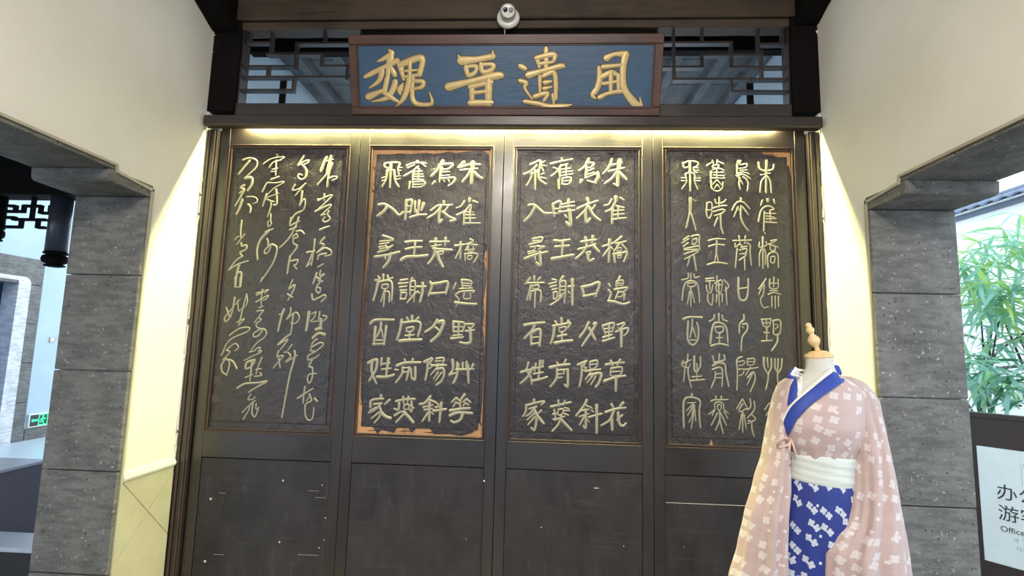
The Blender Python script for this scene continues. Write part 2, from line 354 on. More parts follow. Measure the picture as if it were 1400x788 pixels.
GLYPHS = {
 1: [
  "21:-1276,2593 -1291,2558 -1305,2509;21:-1249,2602 -1259,2546 -1267,2500;8:-1275,2570 -1233,2581;15:-1240,2558 -1256,2495 -1261,2414;13:-1264,2495 -1319,2425;11:-1256,2463 -1226,2475 -1205,2475 -1211,2461 -1233,2453",
  "16:-1310,2335 -1308,2333;12:-1275,2368 -1274,2329;11:-1309,2328 -1266,2351 -1227,2360 -1274,2306 -1322,2263;11:-1322,2263 -1243,2303 -1232,2295 -1265,2261 -1286,2239 -1259,2248;11:-1240,2267 -1247,2244 -1230,2219 -1255,2201 -1274,2210 -1260,2232;13:-1286,2154 -1231,2176",
  "11:-1313,2097 -1316,2019 -1324,1942;11:-1355,2018 -1308,2027;11:-1321,2016 -1335,1974 -1351,1934;8:-1351,1934 -1329,1955;11:-1255,2109 -1280,2075 -1256,2064 -1293,2018;11:-1293,2018 -1250,2045 -1213,2031 -1211,2007 -1247,1998;11:-1240,2014 -1281,2003 -1287,1977",
  "8:-1284,1933 -1252,1952;13:-1287,1897 -1295,1870 -1305,1837;10:-1266,1912 -1268,1881 -1241,1893 -1276,1856 -1248,1851;10:-1287,1873 -1261,1854 -1282,1818 -1259,1809 -1267,1780 -1286,1799 -1279,1821;10:-1308,1774 -1299,1741 -1268,1753 -1236,1770 -1225,1759 -1250,1731",
  "18:-1317,1670 -1321,1613 -1326,1565;8:-1300,1660 -1276,1671 -1287,1636 -1302,1616 -1266,1619;10:-1254,1674 -1258,1620;9:-1233,1653 -1209,1643 -1231,1621;17:-1245,1631 -1245,1588 -1266,1573;17:-1269,1572 -1236,1578;18:-1217,1544 -1253,1550 -1284,1523;9:-1257,1518 -1283,1496 -1293,1449;10:-1284,1472 -1239,1497 -1220,1486 -1257,1450",
  "10:-1289,1452 -1264,1447;10:-1302,1397 -1264,1410 -1241,1429;10:-1261,1447 -1303,1422 -1304,1397;10:-1280,1396 -1296,1362 -1274,1352 -1272,1296 -1287,1267 -1299,1290 -1289,1317 -1250,1322",
  "10:-1348,1181 -1304,1212 -1263,1239;10:-1310,1248 -1314,1196 -1314,1154;10:-1282,1207 -1268,1171 -1299,1149 -1297,1092 -1277,1063 -1254,1076 -1250,1133;7:-1296,1170 -1281,1191;14:-1249,1182 -1233,1168",
  "12:-1415,2603 -1432,2571 -1447,2539 -1409,2568 -1384,2574 -1391,2557 -1419,2545;14:-1416,2542 -1395,2511 -1396,2470 -1421,2456 -1442,2470 -1437,2487 -1420,2483",
  "10:-1456,2424 -1470,2390 -1428,2401 -1393,2433;10:-1393,2433 -1422,2395 -1449,2358;13:-1410,2384 -1412,2338 -1418,2298;8:-1418,2298 -1395,2338 -1386,2310 -1396,2270 -1434,2253 -1454,2221",
  "10:-1409,2259 -1445,2241 -1464,2201;10:-1466,2224 -1468,2176 -1441,2190 -1411,2205;11:-1420,2227 -1434,2174 -1468,2100 -1520,2042;10:-1466,2151 -1428,2168;11:-1426,2143 -1398,2145 -1380,2128;9:-1446,2110 -1425,2126 -1416,2107 -1437,2100",
  "10:-1442,2100 -1440,2072 -1416,2056 -1428,2028 -1453,1994;12:-1453,1994 -1459,1944 -1463,1891;9:-1449,1964 -1406,1972 -1414,1945 -1427,1939 -1408,1920",
  "8:-1428,1856 -1446,1804;10:-1445,1802 -1412,1826 -1418,1796 -1430,1768 -1447,1735;9:-1452,1771 -1420,1753",
  "14:-1465,1683 -1478,1642 -1491,1555;8:-1492,1652 -1471,1656;9:-1427,1692 -1426,1665 -1444,1627;9:-1444,1627 -1416,1654 -1391,1666 -1372,1636 -1392,1604 -1420,1606;10:-1409,1657 -1411,1595 -1415,1541",
  "11:-1415,1541 -1454,1513 -1485,1478;10:-1485,1478 -1429,1511 -1469,1451;7:-1402,1483 -1427,1446;10:-1478,1444 -1484,1412 -1449,1418 -1476,1380 -1501,1347;9:-1475,1402 -1462,1348;9:-1444,1437 -1431,1438;9:-1422,1435 -1406,1414 -1433,1381 -1366,1423;11:-1387,1447 -1381,1415 -1402,1314 -1417,1192 -1430,1072",
  "13:-1582,2609 -1576,2603;7:-1661,2549 -1609,2584 -1535,2594 -1562,2573;7:-1622,2529 -1598,2561 -1553,2574;10:-1582,2573 -1580,2480;7:-1603,2515 -1569,2524;7:-1609,2502 -1585,2503;11:-1605,2453 -1558,2472",
  "11:-1652,2380 -1631,2428 -1614,2436;8:-1625,2434 -1574,2434 -1528,2441 -1536,2429 -1577,2405 -1614,2367;13:-1625,2364 -1642,2293;9:-1629,2336 -1599,2325 -1576,2318;13:-1568,2394 -1559,2308 -1577,2299;7:-1618,2344 -1551,2371;9:-1593,2313 -1593,2285 -1608,2228;8:-1590,2245 -1587,2205",
  "8:-1587,2205 -1603,2197 -1598,2168 -1583,2183 -1587,2205;10:-1612,2136 -1568,2154;14:-1590,2146 -1637,2092 -1655,2030 -1647,1971",
  "9:-1600,2095 -1591,2076 -1593,2059 -1567,2064;9:-1575,2059 -1606,2030 -1607,2008 -1588,2014 -1572,2051;10:-1566,2062 -1540,2048 -1537,2009 -1557,1942 -1616,1841",
  "12:-1608,1864 -1617,1841",
  "9:-1637,1772 -1610,1781;9:-1602,1795 -1605,1754 -1603,1705;9:-1633,1761 -1569,1794 -1587,1773;9:-1634,1721 -1569,1760 -1574,1741 -1594,1732;9:-1613,1688 -1592,1699;9:-1623,1669 -1584,1675",
  "9:-1587,1672 -1609,1639 -1635,1601;9:-1608,1628 -1596,1618 -1622,1595 -1615,1574 -1586,1567;9:-1578,1569 -1600,1531 -1629,1520 -1634,1538 -1608,1558 -1575,1567 -1558,1543 -1571,1516 -1607,1488 -1637,1450;8:-1620,1440 -1605,1456 -1587,1459 -1597,1437;10:-1646,1433 -1628,1438",
  "9:-1594,1444 -1580,1436 -1633,1408 -1675,1383;13:-1614,1390 -1657,1375 -1665,1341 -1641,1344 -1618,1371 -1614,1390;11:-1630,1382 -1632,1270;9:-1574,1404 -1594,1340 -1599,1311;9:-1601,1335 -1572,1341;9:-1606,1296 -1567,1303 -1578,1317;8:-1661,1288 -1616,1308;12:-1702,1228 -1658,1254 -1587,1261 -1533,1272",
  "12:-1535,1268 -1585,1240 -1634,1206;8:-1620,1197 -1634,1165 -1600,1171 -1597,1184;8:-1660,1094 -1638,1120 -1610,1145;8:-1652,1057 -1628,1102 -1615,1145 -1589,1161;10:-1603,1155 -1605,1093 -1585,1072 -1570,1120;7:-1585,1145 -1583,1114 -1567,1125",
  "12:-1787,2574 -1742,2586 -1701,2566 -1705,2525 -1750,2479 -1768,2458;14:-1746,2569 -1775,2531 -1808,2486",
  "18:-1763,2461 -1726,2464 -1720,2427 -1742,2386;14:-1765,2418 -1787,2403 -1764,2392 -1792,2368;12:-1764,2386 -1789,2334 -1811,2291;17:-1771,2328 -1782,2282 -1798,2242;8:-1744,2346 -1713,2349 -1683,2338 -1681,2315 -1701,2305;13:-1732,2301 -1715,2283 -1716,2252",
  "11:-1763,2203 -1764,2146 -1760,2101;8:-1793,2086 -1780,2104 -1769,2107;9:-1736,2121 -1759,2090 -1779,2059",
  "12:-1754,2067 -1747,2049 -1722,2055 -1722,2029 -1755,2011 -1739,1989;9:-1739,1989 -1779,1960 -1813,1904;9:-1814,1907 -1760,1941 -1700,1962",
  "15:-1754,1939 -1764,1888 -1766,1817;14:-1761,1888 -1738,1889 -1736,1811;14:-1771,1861 -1767,1806;13:-1740,1861 -1739,1809;8:-1767,1806 -1736,1807",
  "10:-1764,1745 -1775,1646 -1802,1605 -1814,1618 -1805,1640 -1775,1679;10:-1809,1684 -1795,1654 -1782,1630;9:-1695,1766 -1710,1680 -1727,1582;7:-1695,1766 -1686,1719 -1700,1691 -1724,1675;7:-1760,1701 -1729,1737;7:-1743,1729 -1736,1674 -1723,1666;9:-1737,1601 -1697,1623 -1717,1593",
  "9:-1775,1526 -1720,1566 -1665,1573 -1669,1551 -1754,1511 -1790,1473 -1803,1436;8:-1787,1440 -1740,1479 -1716,1458 -1736,1437;10:-1802,1436 -1813,1410;9:-1785,1439 -1765,1429 -1802,1385;11:-1808,1353 -1784,1391 -1761,1367 -1764,1330 -1772,1298;11:-1808,1350 -1799,1316 -1770,1299;12:-1766,1386 -1741,1376 -1715,1337",
 ],
 2: [
  "11:-921,2536 -920,2559 -838,2563 -842,2534 -837,2494;7:-921,2534 -893,2535;7:-842,2534 -818,2534;7:-839,2517 -823,2518;13:-886,2557 -886,2482 -886,2414;12:-904,2525 -912,2465 -932,2419;7:-911,2510 -867,2521;7:-934,2470 -912,2476;7:-933,2452 -913,2456;12:-865,2514 -855,2454 -834,2419;7:-854,2480 -827,2483;7:-853,2461 -826,2466",
  "12:-729,2575 -728,2564;10:-790,2546 -746,2563 -676,2561;9:-784,2532 -745,2551;9:-701,2558 -679,2541;12:-802,2483 -760,2509 -722,2541;11:-733,2535 -713,2519;14:-748,2503 -751,2449;8:-743,2509 -699,2512;8:-745,2494 -692,2495;8:-744,2478 -687,2479;8:-746,2462 -688,2461;8:-721,2515 -718,2455;10:-768,2449 -770,2408;10:-748,2443 -750,2415;9:-748,2445 -682,2450 -694,2420 -750,2415;7:-742,2431 -692,2434",
  "17:-579,2576 -602,2530 -642,2484;14:-589,2553 -520,2558 -543,2528 -588,2522;16:-585,2536 -591,2462;9:-587,2508 -536,2511;9:-586,2486 -535,2490;13:-591,2467 -541,2473 -505,2473 -512,2446 -539,2426;13:-621,2450 -633,2436;8:-595,2459 -593,2448;8:-568,2459 -563,2449;8:-543,2463 -536,2450",
  "17:-453,2570 -483,2540;16:-474,2537 -422,2555 -362,2556;21:-401,2569 -403,2498 -405,2444;12:-471,2521 -372,2532;15:-415,2515 -433,2481 -457,2451;18:-393,2509 -370,2487 -345,2473",
  "14:-945,2308 -912,2311 -860,2281 -825,2248 -799,2265;16:-897,2294 -917,2266 -950,2241",
  "15:-782,2336 -783,2279 -785,2223;13:-776,2333 -751,2337 -755,2280 -759,2257;8:-778,2302 -755,2302;8:-773,2265 -756,2268;11:-732,2331 -730,2266;11:-707,2336 -711,2247;14:-681,2320 -693,2278;13:-755,2234 -708,2249 -662,2252;8:-724,2280 -714,2247",
  "13:-563,2333 -562,2313;12:-634,2278 -595,2307 -546,2310 -513,2312;14:-578,2299 -610,2259 -655,2231;14:-586,2282 -587,2248 -585,2205 -569,2223;9:-534,2305 -558,2271;14:-566,2271 -532,2243 -490,2224 -520,2215",
  "15:-412,2351 -412,2333;11:-442,2334 -460,2306 -487,2294;10:-393,2337 -365,2328;12:-408,2312 -434,2278 -484,2252;9:-403,2315 -402,2284;14:-439,2267 -440,2197;8:-434,2271 -385,2270;8:-428,2253 -379,2255;8:-430,2234 -373,2235;10:-432,2205 -347,2206;10:-406,2284 -404,2206",
  "11:-912,2125 -848,2101 -927,2090;9:-926,2073 -874,2083;9:-931,2056 -884,2064;9:-924,2043 -854,2062;10:-935,2026 -883,2039;14:-950,1999 -884,2009 -808,2030;8:-851,2068 -878,2042;15:-861,2018 -871,1974 -899,1937;9:-895,2012 -888,1987;9:-893,2067 -883,2045",
  "13:-775,2088 -734,2093 -682,2095;12:-773,2046 -732,2056 -680,2060;12:-720,2089 -724,2004;16:-797,1983 -763,2002 -702,2005 -645,2013",
  "14:-600,2110 -602,2058;12:-543,2117 -546,2073;13:-630,2091 -523,2095;9:-623,2065 -569,2075;15:-611,2052 -557,2048 -505,2046;13:-598,2050 -609,2006 -638,1964;9:-589,2031 -556,2038 -558,2022 -583,2020;16:-586,2022 -576,1990 -553,1949",
  "11:-487,2071 -433,2080;12:-455,2093 -454,1997;10:-453,2058 -481,1997;9:-401,2112 -383,2097 -422,2079;9:-416,2083 -359,2077;9:-395,2092 -426,2047;7:-426,2047 -372,2053;7:-409,2067 -408,2041 -381,2043 -382,2067;9:-428,2025 -425,1987;9:-425,2025 -357,2027 -364,1993 -377,1976;7:-411,2012 -388,2014 -390,1996 -410,1995 -411,2012",
  "12:-897,1895 -895,1861;11:-942,1862 -915,1869 -927,1885;11:-872,1891 -864,1870 -841,1878;13:-925,1852 -933,1803 -946,1746;11:-919,1853 -848,1856 -840,1748;8:-899,1835 -867,1840 -869,1818 -898,1816 -899,1835;9:-883,1812 -885,1712;9:-885,1799 -902,1739;9:-883,1797 -857,1794 -854,1740",
  "10:-794,1864 -753,1872;10:-804,1845 -752,1851;10:-797,1825 -757,1831;10:-791,1805 -756,1809;9:-786,1795 -789,1753;9:-786,1791 -757,1793 -761,1757;9:-790,1757 -761,1758;11:-726,1879 -736,1850 -734,1780;10:-734,1853 -709,1857 -711,1743;7:-733,1829 -713,1829;7:-732,1807 -715,1809;11:-701,1797 -749,1737;11:-697,1829 -646,1832;13:-665,1852 -665,1798 -676,1743;9:-693,1802 -680,1792",
  "13:-622,1858 -612,1831 -629,1780;14:-612,1846 -570,1853 -521,1859 -530,1792;12:-616,1791 -530,1800",
  "11:-441,1874 -387,1867 -392,1828;10:-441,1870 -434,1827;7:-432,1854 -395,1854;7:-432,1839 -394,1840;8:-450,1823 -375,1828;8:-473,1856 -487,1820;8:-449,1805 -473,1786 -453,1760 -468,1721;9:-439,1807 -369,1813 -379,1801;7:-422,1796 -425,1768 -388,1770 -389,1797;13:-473,1744 -424,1739 -352,1737",
  "14:-954,1615 -925,1634 -822,1637;12:-894,1619 -898,1579 -917,1536;8:-891,1584 -878,1537;13:-926,1594 -929,1493;12:-863,1600 -871,1495;11:-931,1497 -871,1501;8:-916,1519 -877,1520",
  "10:-747,1652 -735,1631;13:-718,1661 -716,1637;11:-679,1653 -700,1633;13:-776,1638 -783,1576 -798,1525;12:-780,1620 -672,1627 -678,1547;10:-744,1592 -706,1599 -712,1577 -744,1573 -744,1592;11:-726,1570 -727,1525;9:-750,1549 -701,1554;16:-780,1518 -727,1525 -658,1529",
  "13:-571,1643 -596,1602 -638,1572;16:-565,1629 -535,1633 -557,1566 -603,1520;11:-580,1600 -552,1579",
  "12:-479,1631 -477,1579;11:-479,1634 -416,1628 -425,1582;8:-473,1604 -425,1606;9:-474,1578 -424,1582;11:-448,1627 -449,1553;9:-476,1556 -428,1561;11:-489,1539 -422,1548;10:-404,1622 -360,1621 -389,1591;9:-408,1583 -381,1586 -357,1592;9:-392,1602 -368,1586;14:-381,1586 -378,1528 -400,1514 -437,1519",
  "13:-930,1408 -935,1366 -926,1324 -902,1278;14:-954,1391 -920,1408 -905,1406 -910,1351 -943,1293;10:-880,1420 -882,1378;9:-873,1386 -830,1395;13:-841,1419 -849,1316;9:-874,1356 -823,1364;14:-899,1314 -845,1316 -804,1328",
  "10:-748,1416 -742,1400;11:-700,1420 -707,1401;14:-789,1380 -742,1397 -657,1401;12:-757,1371 -759,1334 -792,1286;9:-754,1367 -714,1372;9:-755,1344 -723,1347;11:-718,1367 -732,1301;10:-708,1362 -705,1315;12:-685,1373 -684,1305 -702,1315;8:-800,1357 -782,1356",
  "13:-635,1405 -594,1427;12:-615,1417 -617,1354 -625,1304;9:-588,1423 -603,1396 -586,1386 -607,1367;9:-567,1425 -527,1429 -531,1398 -563,1396;7:-572,1410 -532,1413;11:-589,1385 -509,1390;8:-557,1382 -595,1334;12:-564,1365 -530,1372 -520,1346 -532,1305 -561,1279;8:-553,1351 -578,1314;8:-534,1349 -567,1303",
  "13:-476,1421 -471,1369 -491,1337;10:-449,1406 -449,1338;10:-491,1337 -447,1351;13:-442,1396 -449,1333 -466,1294;11:-417,1407 -417,1370;11:-396,1412 -396,1371;11:-453,1367 -355,1373;11:-358,1400 -368,1372;13:-388,1392 -381,1296",
  "12:-871,1213 -873,1197;12:-928,1148 -923,1184 -857,1195;12:-821,1190 -847,1165;11:-909,1163 -864,1169;11:-874,1160 -904,1130 -936,1115;11:-881,1153 -868,1129 -873,1098 -900,1062;10:-879,1118 -918,1085;16:-866,1119 -838,1097 -810,1089;9:-894,1144 -931,1127",
  "12:-784,1183 -732,1195 -679,1198;10:-747,1209 -741,1174;10:-716,1210 -720,1177;12:-767,1173 -769,1137 -792,1141;8:-738,1164 -713,1167 -713,1143 -737,1141 -738,1164;10:-698,1183 -691,1135;8:-706,1165 -682,1148;11:-788,1105 -752,1128;12:-728,1123 -748,1102 -778,1069;16:-739,1125 -711,1101 -682,1071;9:-705,1139 -697,1127",
  "13:-592,1215 -622,1178 -651,1171;11:-597,1195 -561,1185;10:-629,1155 -577,1168;9:-623,1141 -576,1149;13:-596,1179 -593,1082;11:-601,1125 -631,1079;8:-586,1128 -569,1118;9:-556,1180 -545,1170;9:-561,1157 -539,1160;13:-570,1137 -501,1148;13:-529,1181 -536,1077",
  "10:-447,1212 -472,1187;10:-447,1212 -424,1194;9:-449,1188 -462,1162;9:-449,1188 -430,1178;12:-400,1231 -421,1200 -423,1164;10:-389,1207 -408,1190;10:-389,1207 -366,1190;9:-396,1185 -407,1169;9:-396,1185 -376,1175;14:-477,1141 -424,1152 -369,1158;14:-477,1115 -433,1132 -355,1131;13:-408,1123 -421,1092 -452,1078 -471,1086",
 ],
 3: [
  "12:-64,2559 -40,2569 -7,2582 -11,2530;10:-12,2582 10,2521;7:-2,2566 20,2581;7:4,2555 27,2551;12:-99,2500 -61,2518 -28,2555;10:-52,2510 -62,2473 -83,2433;12:-36,2524 -34,2411;9:-60,2502 -12,2516;13:-18,2524 -11,2473 25,2443;7:0,2499 15,2508;7:0,2482 28,2475",
  "14:118,2596 118,2582;13:57,2564 113,2579 178,2592;10:70,2542 86,2535;12:116,2556 92,2519 59,2490;13:104,2528 110,2479;9:113,2550 151,2565;9:119,2530 169,2538;9:119,2512 181,2521;9:117,2492 181,2504;8:143,2554 142,2492;12:101,2468 104,2416;11:125,2477 120,2441;11:125,2477 169,2481 161,2444 120,2442;7:128,2459 160,2463",
  "15:272,2597 254,2554 221,2525;13:267,2570 301,2569 286,2543 262,2542;14:262,2543 256,2480;10:268,2521 304,2537;10:260,2499 304,2513;10:255,2480 308,2503;18:322,2510 326,2485 309,2453;12:311,2451 266,2465;16:233,2467 227,2453",
  "13:405,2595 392,2550 358,2508;14:394,2556 426,2563 461,2573;21:451,2590 442,2517 439,2439;13:389,2521 432,2531 475,2542;15:432,2514 405,2477 368,2449;17:451,2514 467,2495 488,2475;10:416,2448 439,2433",
  "14:-68,2315 -40,2318 -2,2289 23,2270 63,2271;14:-33,2305 -60,2255 -92,2222",
  "13:71,2323 80,2254;13:73,2324 114,2338 107,2268;9:82,2295 106,2298;9:80,2268 106,2271;13:160,2352 155,2291;11:122,2321 192,2339;12:114,2303 160,2311 193,2315;12:106,2277 149,2283 195,2289;17:166,2289 172,2200 148,2218;11:140,2259 150,2246",
  "15:267,2360 273,2336;13:211,2297 256,2320 326,2346;13:270,2315 251,2284 209,2242;15:257,2290 263,2218 284,2242;10:312,2320 290,2290;15:278,2309 300,2265 340,2232",
  "18:430,2371 430,2344;11:407,2356 390,2327 364,2319;10:453,2367 475,2353;14:423,2333 406,2300 373,2283;15:411,2299 409,2216;10:433,2317 475,2308;9:417,2288 474,2294;9:417,2264 475,2272;10:412,2238 486,2249;10:443,2309 442,2244",
  "11:-41,2118 13,2128 5,2103;9:-41,2104 -3,2110;11:-59,2085 7,2103;9:-51,2069 -3,2080;7:-28,2069 -29,2047;10:-66,2041 -32,2051;10:-5,2073 27,2075 -8,2057;9:-63,2029 -18,2044;14:-84,2003 -23,2027 41,2044;15:-1,2041 5,1967 -18,1982;10:-28,2015 -23,1998",
  "14:82,2110 120,2108 168,2117;12:88,2075 168,2083;12:130,2108 126,2024;16:71,2004 126,2016 190,2029",
  "13:258,2132 264,2083;13:301,2141 296,2100;12:236,2106 319,2119;13:221,2062 269,2075 314,2093;13:269,2083 243,2042 206,2008;14:306,2081 336,2050;9:264,2043 286,2049 284,2033 270,2031;14:271,2034 281,1997 306,2008",
  "11:358,2081 418,2102;15:396,2120 391,1993;11:391,2069 360,2027;8:402,2076 415,2065;12:462,2137 425,2107;11:432,2098 486,2112;10:454,2102 420,2053;10:465,2094 494,2063;7:439,2071 460,2075 458,2055 439,2053 439,2071;13:420,2039 426,1992;13:423,2039 460,2043 494,2051 476,1996;8:441,2028 460,2032 457,2018 441,2017 441,2028",
  "12:-29,1903 -28,1881;11:-51,1891 -78,1857;10:6,1895 -9,1880;10:-65,1863 28,1867;11:-46,1848 -67,1767;8:-35,1847 -3,1853 -6,1833 -34,1830 -35,1847;10:-45,1816 -50,1768;10:-45,1816 8,1822 9,1758;9:-22,1830 -22,1726",
  "10:75,1887 98,1882;10:57,1860 98,1872;10:66,1844 98,1854;10:76,1828 102,1835;9:82,1812 83,1776;9:82,1812 104,1815 99,1779 83,1777;12:136,1905 119,1873 118,1801;10:121,1872 149,1873 144,1756;7:124,1846 145,1849;7:124,1825 145,1828;9:114,1790 145,1812;10:130,1793 104,1766 67,1741;10:165,1847 197,1853;13:187,1890 188,1794 189,1746;8:165,1820 174,1809",
  "14:241,1848 255,1794;14:250,1848 292,1858 340,1873 318,1796;12:252,1794 318,1810",
  "12:455,1911 442,1882;8:434,1882 471,1889 465,1853 435,1848 434,1882;6:437,1871 466,1873;6:437,1859 464,1863;10:424,1836 460,1843 496,1848 478,1826;10:391,1867 400,1853;11:390,1834 404,1812 392,1777;9:445,1826 429,1783;8:445,1818 472,1824 465,1799 442,1794;9:481,1814 476,1779;13:390,1770 421,1768 471,1755 506,1765",
  "14:-78,1625 -20,1636 35,1642;13:-20,1631 -33,1597 -76,1551;13:-40,1581 -36,1515;14:-34,1585 11,1601 9,1512;8:-32,1557 3,1561;10:-35,1520 7,1527",
  "14:129,1667 130,1634;11:94,1649 106,1634;11:169,1656 158,1635;13:90,1621 86,1571 72,1527;12:83,1624 132,1633 180,1643 164,1615;8:117,1613 154,1620 148,1598 120,1593 117,1613;11:134,1591 134,1541;11:111,1566 159,1577;15:95,1529 139,1539 191,1545",
  "12:281,1649 263,1607 232,1564;12:310,1639 323,1645 300,1600 264,1545 246,1517;14:284,1616 300,1587 318,1554",
  "10:358,1636 374,1583;11:370,1635 422,1648 410,1598;8:372,1614 411,1621;8:375,1595 409,1601;10:394,1636 393,1562;10:362,1567 410,1584;11:361,1546 425,1568;10:440,1638 481,1649 455,1616;10:432,1600 497,1623 494,1597 476,1580;14:463,1617 462,1519;7:445,1622 466,1607",
  "10:-51,1419 -59,1380;12:-62,1380 -35,1335 -28,1301;12:-90,1363 -10,1386;12:-25,1391 -53,1339 -92,1301;10:-9,1413 -15,1370;12:15,1429 11,1382 7,1325;10:-20,1385 32,1396;9:-20,1355 32,1367;12:-28,1317 12,1326 55,1341;11:31,1429 27,1401",
  "11:109,1421 116,1405;11:157,1438 145,1411;14:69,1393 120,1406 178,1414;12:110,1385 106,1333 74,1289;10:110,1379 168,1386;12:168,1386 169,1294 153,1302;8:116,1358 139,1362;8:116,1338 139,1342;10:147,1381 148,1360",
  "11:224,1413 273,1435;11:244,1420 245,1358 234,1297;9:270,1433 255,1405 272,1394 245,1378;9:291,1430 330,1438 323,1401 292,1395 291,1430;7:294,1415 323,1419;10:266,1378 302,1385 349,1391;8:294,1374 266,1332;14:291,1358 351,1369 341,1320 322,1295;8:307,1354 276,1317;8:322,1350 296,1306",
  "12:378,1417 425,1427 477,1432;11:404,1440 415,1412;11:456,1446 439,1417;9:405,1397 464,1405 456,1364 407,1357 405,1397;8:410,1379 456,1383;13:369,1327 425,1348 484,1360;13:433,1357 433,1276",
  "13:-14,1215 -14,1202;11:-57,1185 -59,1150 -73,1124;11:-52,1184 -6,1198 43,1208 25,1189;10:-39,1165 1,1178;10:-5,1177 -31,1144 -56,1124;13:-11,1157 2,1127 -8,1053 -26,1064;9:-11,1141 -50,1105;9:-8,1122 -45,1079;9:27,1158 2,1135;14:3,1131 22,1110 40,1089",
  "12:80,1181 134,1194 188,1208;10:118,1216 124,1184;9:155,1213 145,1190;9:97,1164 104,1120 91,1114;9:91,1140 116,1145;8:119,1165 145,1170 141,1142 119,1138 119,1165;8:155,1176 178,1173;8:150,1161 181,1163;8:150,1146 176,1137;9:99,1109 156,1131;12:137,1131 120,1085 89,1050;13:130,1118 166,1084 193,1057",
  "12:275,1222 257,1186 218,1136;9:267,1197 285,1186;9:243,1163 289,1173;8:236,1132 288,1149;12:269,1171 271,1075 257,1084;9:263,1133 238,1088;8:276,1116 289,1105;8:293,1186 304,1178;8:301,1166 311,1160;11:287,1130 324,1142 357,1151;14:329,1197 330,1048",
  "12:409,1205 422,1181;12:473,1215 454,1191;12:378,1160 431,1179 487,1187;12:423,1171 401,1120 354,1088;15:411,1124 414,1068;10:468,1147 440,1120;13:446,1160 452,1104 472,1090 488,1105",
 ],
 4: [
  "10:807,2576 818,2547 847,2555;10:813,2571 845,2586 894,2579 888,2555 870,2547 873,2526 889,2518;7:876,2547 897,2546;7:876,2533 897,2532;14:848,2582 849,2493 849,2410;8:824,2513 871,2514;10:851,2520 824,2508 829,2465 802,2421;10:851,2520 873,2507 875,2465 891,2421;7:800,2487 825,2487;7:800,2469 825,2470;7:875,2485 906,2485;7:875,2471 906,2470",
  "9:944,2559 977,2584;9:975,2593 982,2569;9:1004,2595 1001,2574;9:1009,2584 1041,2571;9:977,2559 1010,2565 1004,2548 978,2548 977,2559;11:968,2526 966,2454;8:976,2537 1013,2544 1041,2533;8:981,2520 1038,2521;8:981,2504 1040,2501;8:976,2487 1043,2486;8:1000,2544 999,2487;10:969,2466 970,2427 1000,2410 1028,2428 1032,2462;7:999,2477 975,2448;7:1004,2472 1023,2449;7:999,2450 985,2427;7:1001,2449 1016,2427",
  "11:1120,2592 1114,2561 1113,2495;10:1122,2583 1135,2591 1130,2567 1168,2573 1161,2551 1124,2545;8:1131,2533 1168,2537;9:1112,2514 1150,2523 1180,2512;11:1110,2502 1147,2509 1184,2486;10:1120,2498 1131,2465;10:1128,2489 1123,2457 1129,2423;8:1133,2473 1143,2452;10:1144,2495 1165,2479 1173,2452 1167,2415",
  "13:1234,2582 1239,2546 1270,2532 1312,2542 1319,2569;16:1280,2593 1274,2497 1271,2406;7:1243,2508 1298,2519;10:1269,2499 1247,2469 1238,2407;10:1282,2499 1297,2469 1300,2405",
  "18:849,2368 848,2322 847,2278;11:845,2284 827,2207 823,2196;11:851,2278 867,2224 877,2182",
  "10:943,2342 938,2279 951,2252 967,2280 968,2340 943,2342;7:944,2300 966,2301;10:986,2362 994,2340 1031,2345 1048,2362;10:1010,2373 1009,2316;9:977,2311 1014,2324 1052,2327;9:976,2290 1019,2303 1041,2300 1019,2280 981,2268;10:1000,2257 980,2209;11:1016,2278 1017,2205 1028,2166",
  "12:1131,2370 1131,2351;10:1081,2302 1109,2347 1145,2347 1177,2311;10:1114,2320 1090,2264;9:1113,2320 1124,2293;11:1132,2325 1128,2260 1147,2212 1168,2184;10:1139,2320 1169,2276",
  "17:1280,2366 1280,2354;9:1250,2359 1239,2331;9:1312,2367 1317,2343;10:1225,2239 1240,2299 1264,2324 1290,2326 1310,2311 1289,2303;10:1258,2294 1255,2240 1252,2184;8:1263,2285 1321,2284;8:1268,2270 1311,2263;8:1267,2251 1320,2257;8:1261,2235 1324,2231;8:1289,2303 1292,2235;7:1258,2172 1258,2170",
  "10:808,2126 839,2149;10:801,2109 839,2133;10:806,2088 834,2110;10:851,2146 894,2154 894,2112 897,2070;8:857,2128 882,2133 875,2106 857,2101 857,2128;9:812,2074 888,2093;9:811,2068 888,2073;9:811,2045 871,2064 885,2057 812,2015;9:843,2031 827,1977;11:864,2035 876,1952",
  "10:946,2123 990,2135 1038,2133;10:947,2090 989,2103 1034,2099;11:992,2124 988,2044;8:988,2049 977,2000;8:991,2044 999,2000;10:938,1986 988,2000 1045,1994",
  "9:1082,2125 1182,2131;10:1115,2153 1120,2109;9:1151,2154 1145,2110;9:1094,2110 1093,2088 1119,2105 1141,2081;9:1104,2082 1091,1973;9:1156,2114 1175,2100 1173,2068 1178,1988;8:1123,2088 1160,2095;8:1115,2072 1155,2080 1148,2056 1117,2050;9:1114,2015 1153,2047 1138,2052;9:1142,2031 1142,1961",
  "9:1227,2117 1226,2091 1263,2102 1263,2123;11:1246,2150 1241,1973;8:1236,2080 1225,2048 1223,1985;8:1252,2079 1258,2049 1254,1994;8:1289,2128 1320,2135 1304,2121 1270,2107;8:1278,2107 1326,2093;8:1284,2097 1287,2075 1309,2075 1310,2097;9:1269,1979 1270,2043 1297,2064 1323,2050 1325,1977;8:1286,2037 1307,2038 1302,2006 1285,2006 1286,2037",
  "9:832,1936 829,1908 794,1898;9:846,1936 845,1898;9:864,1931 868,1911 892,1919;9:796,1783 810,1871 847,1894 882,1872 892,1775;8:828,1880 868,1882 863,1863 831,1862 828,1880;9:844,1861 844,1748;8:838,1834 825,1763;8:850,1834 864,1772",
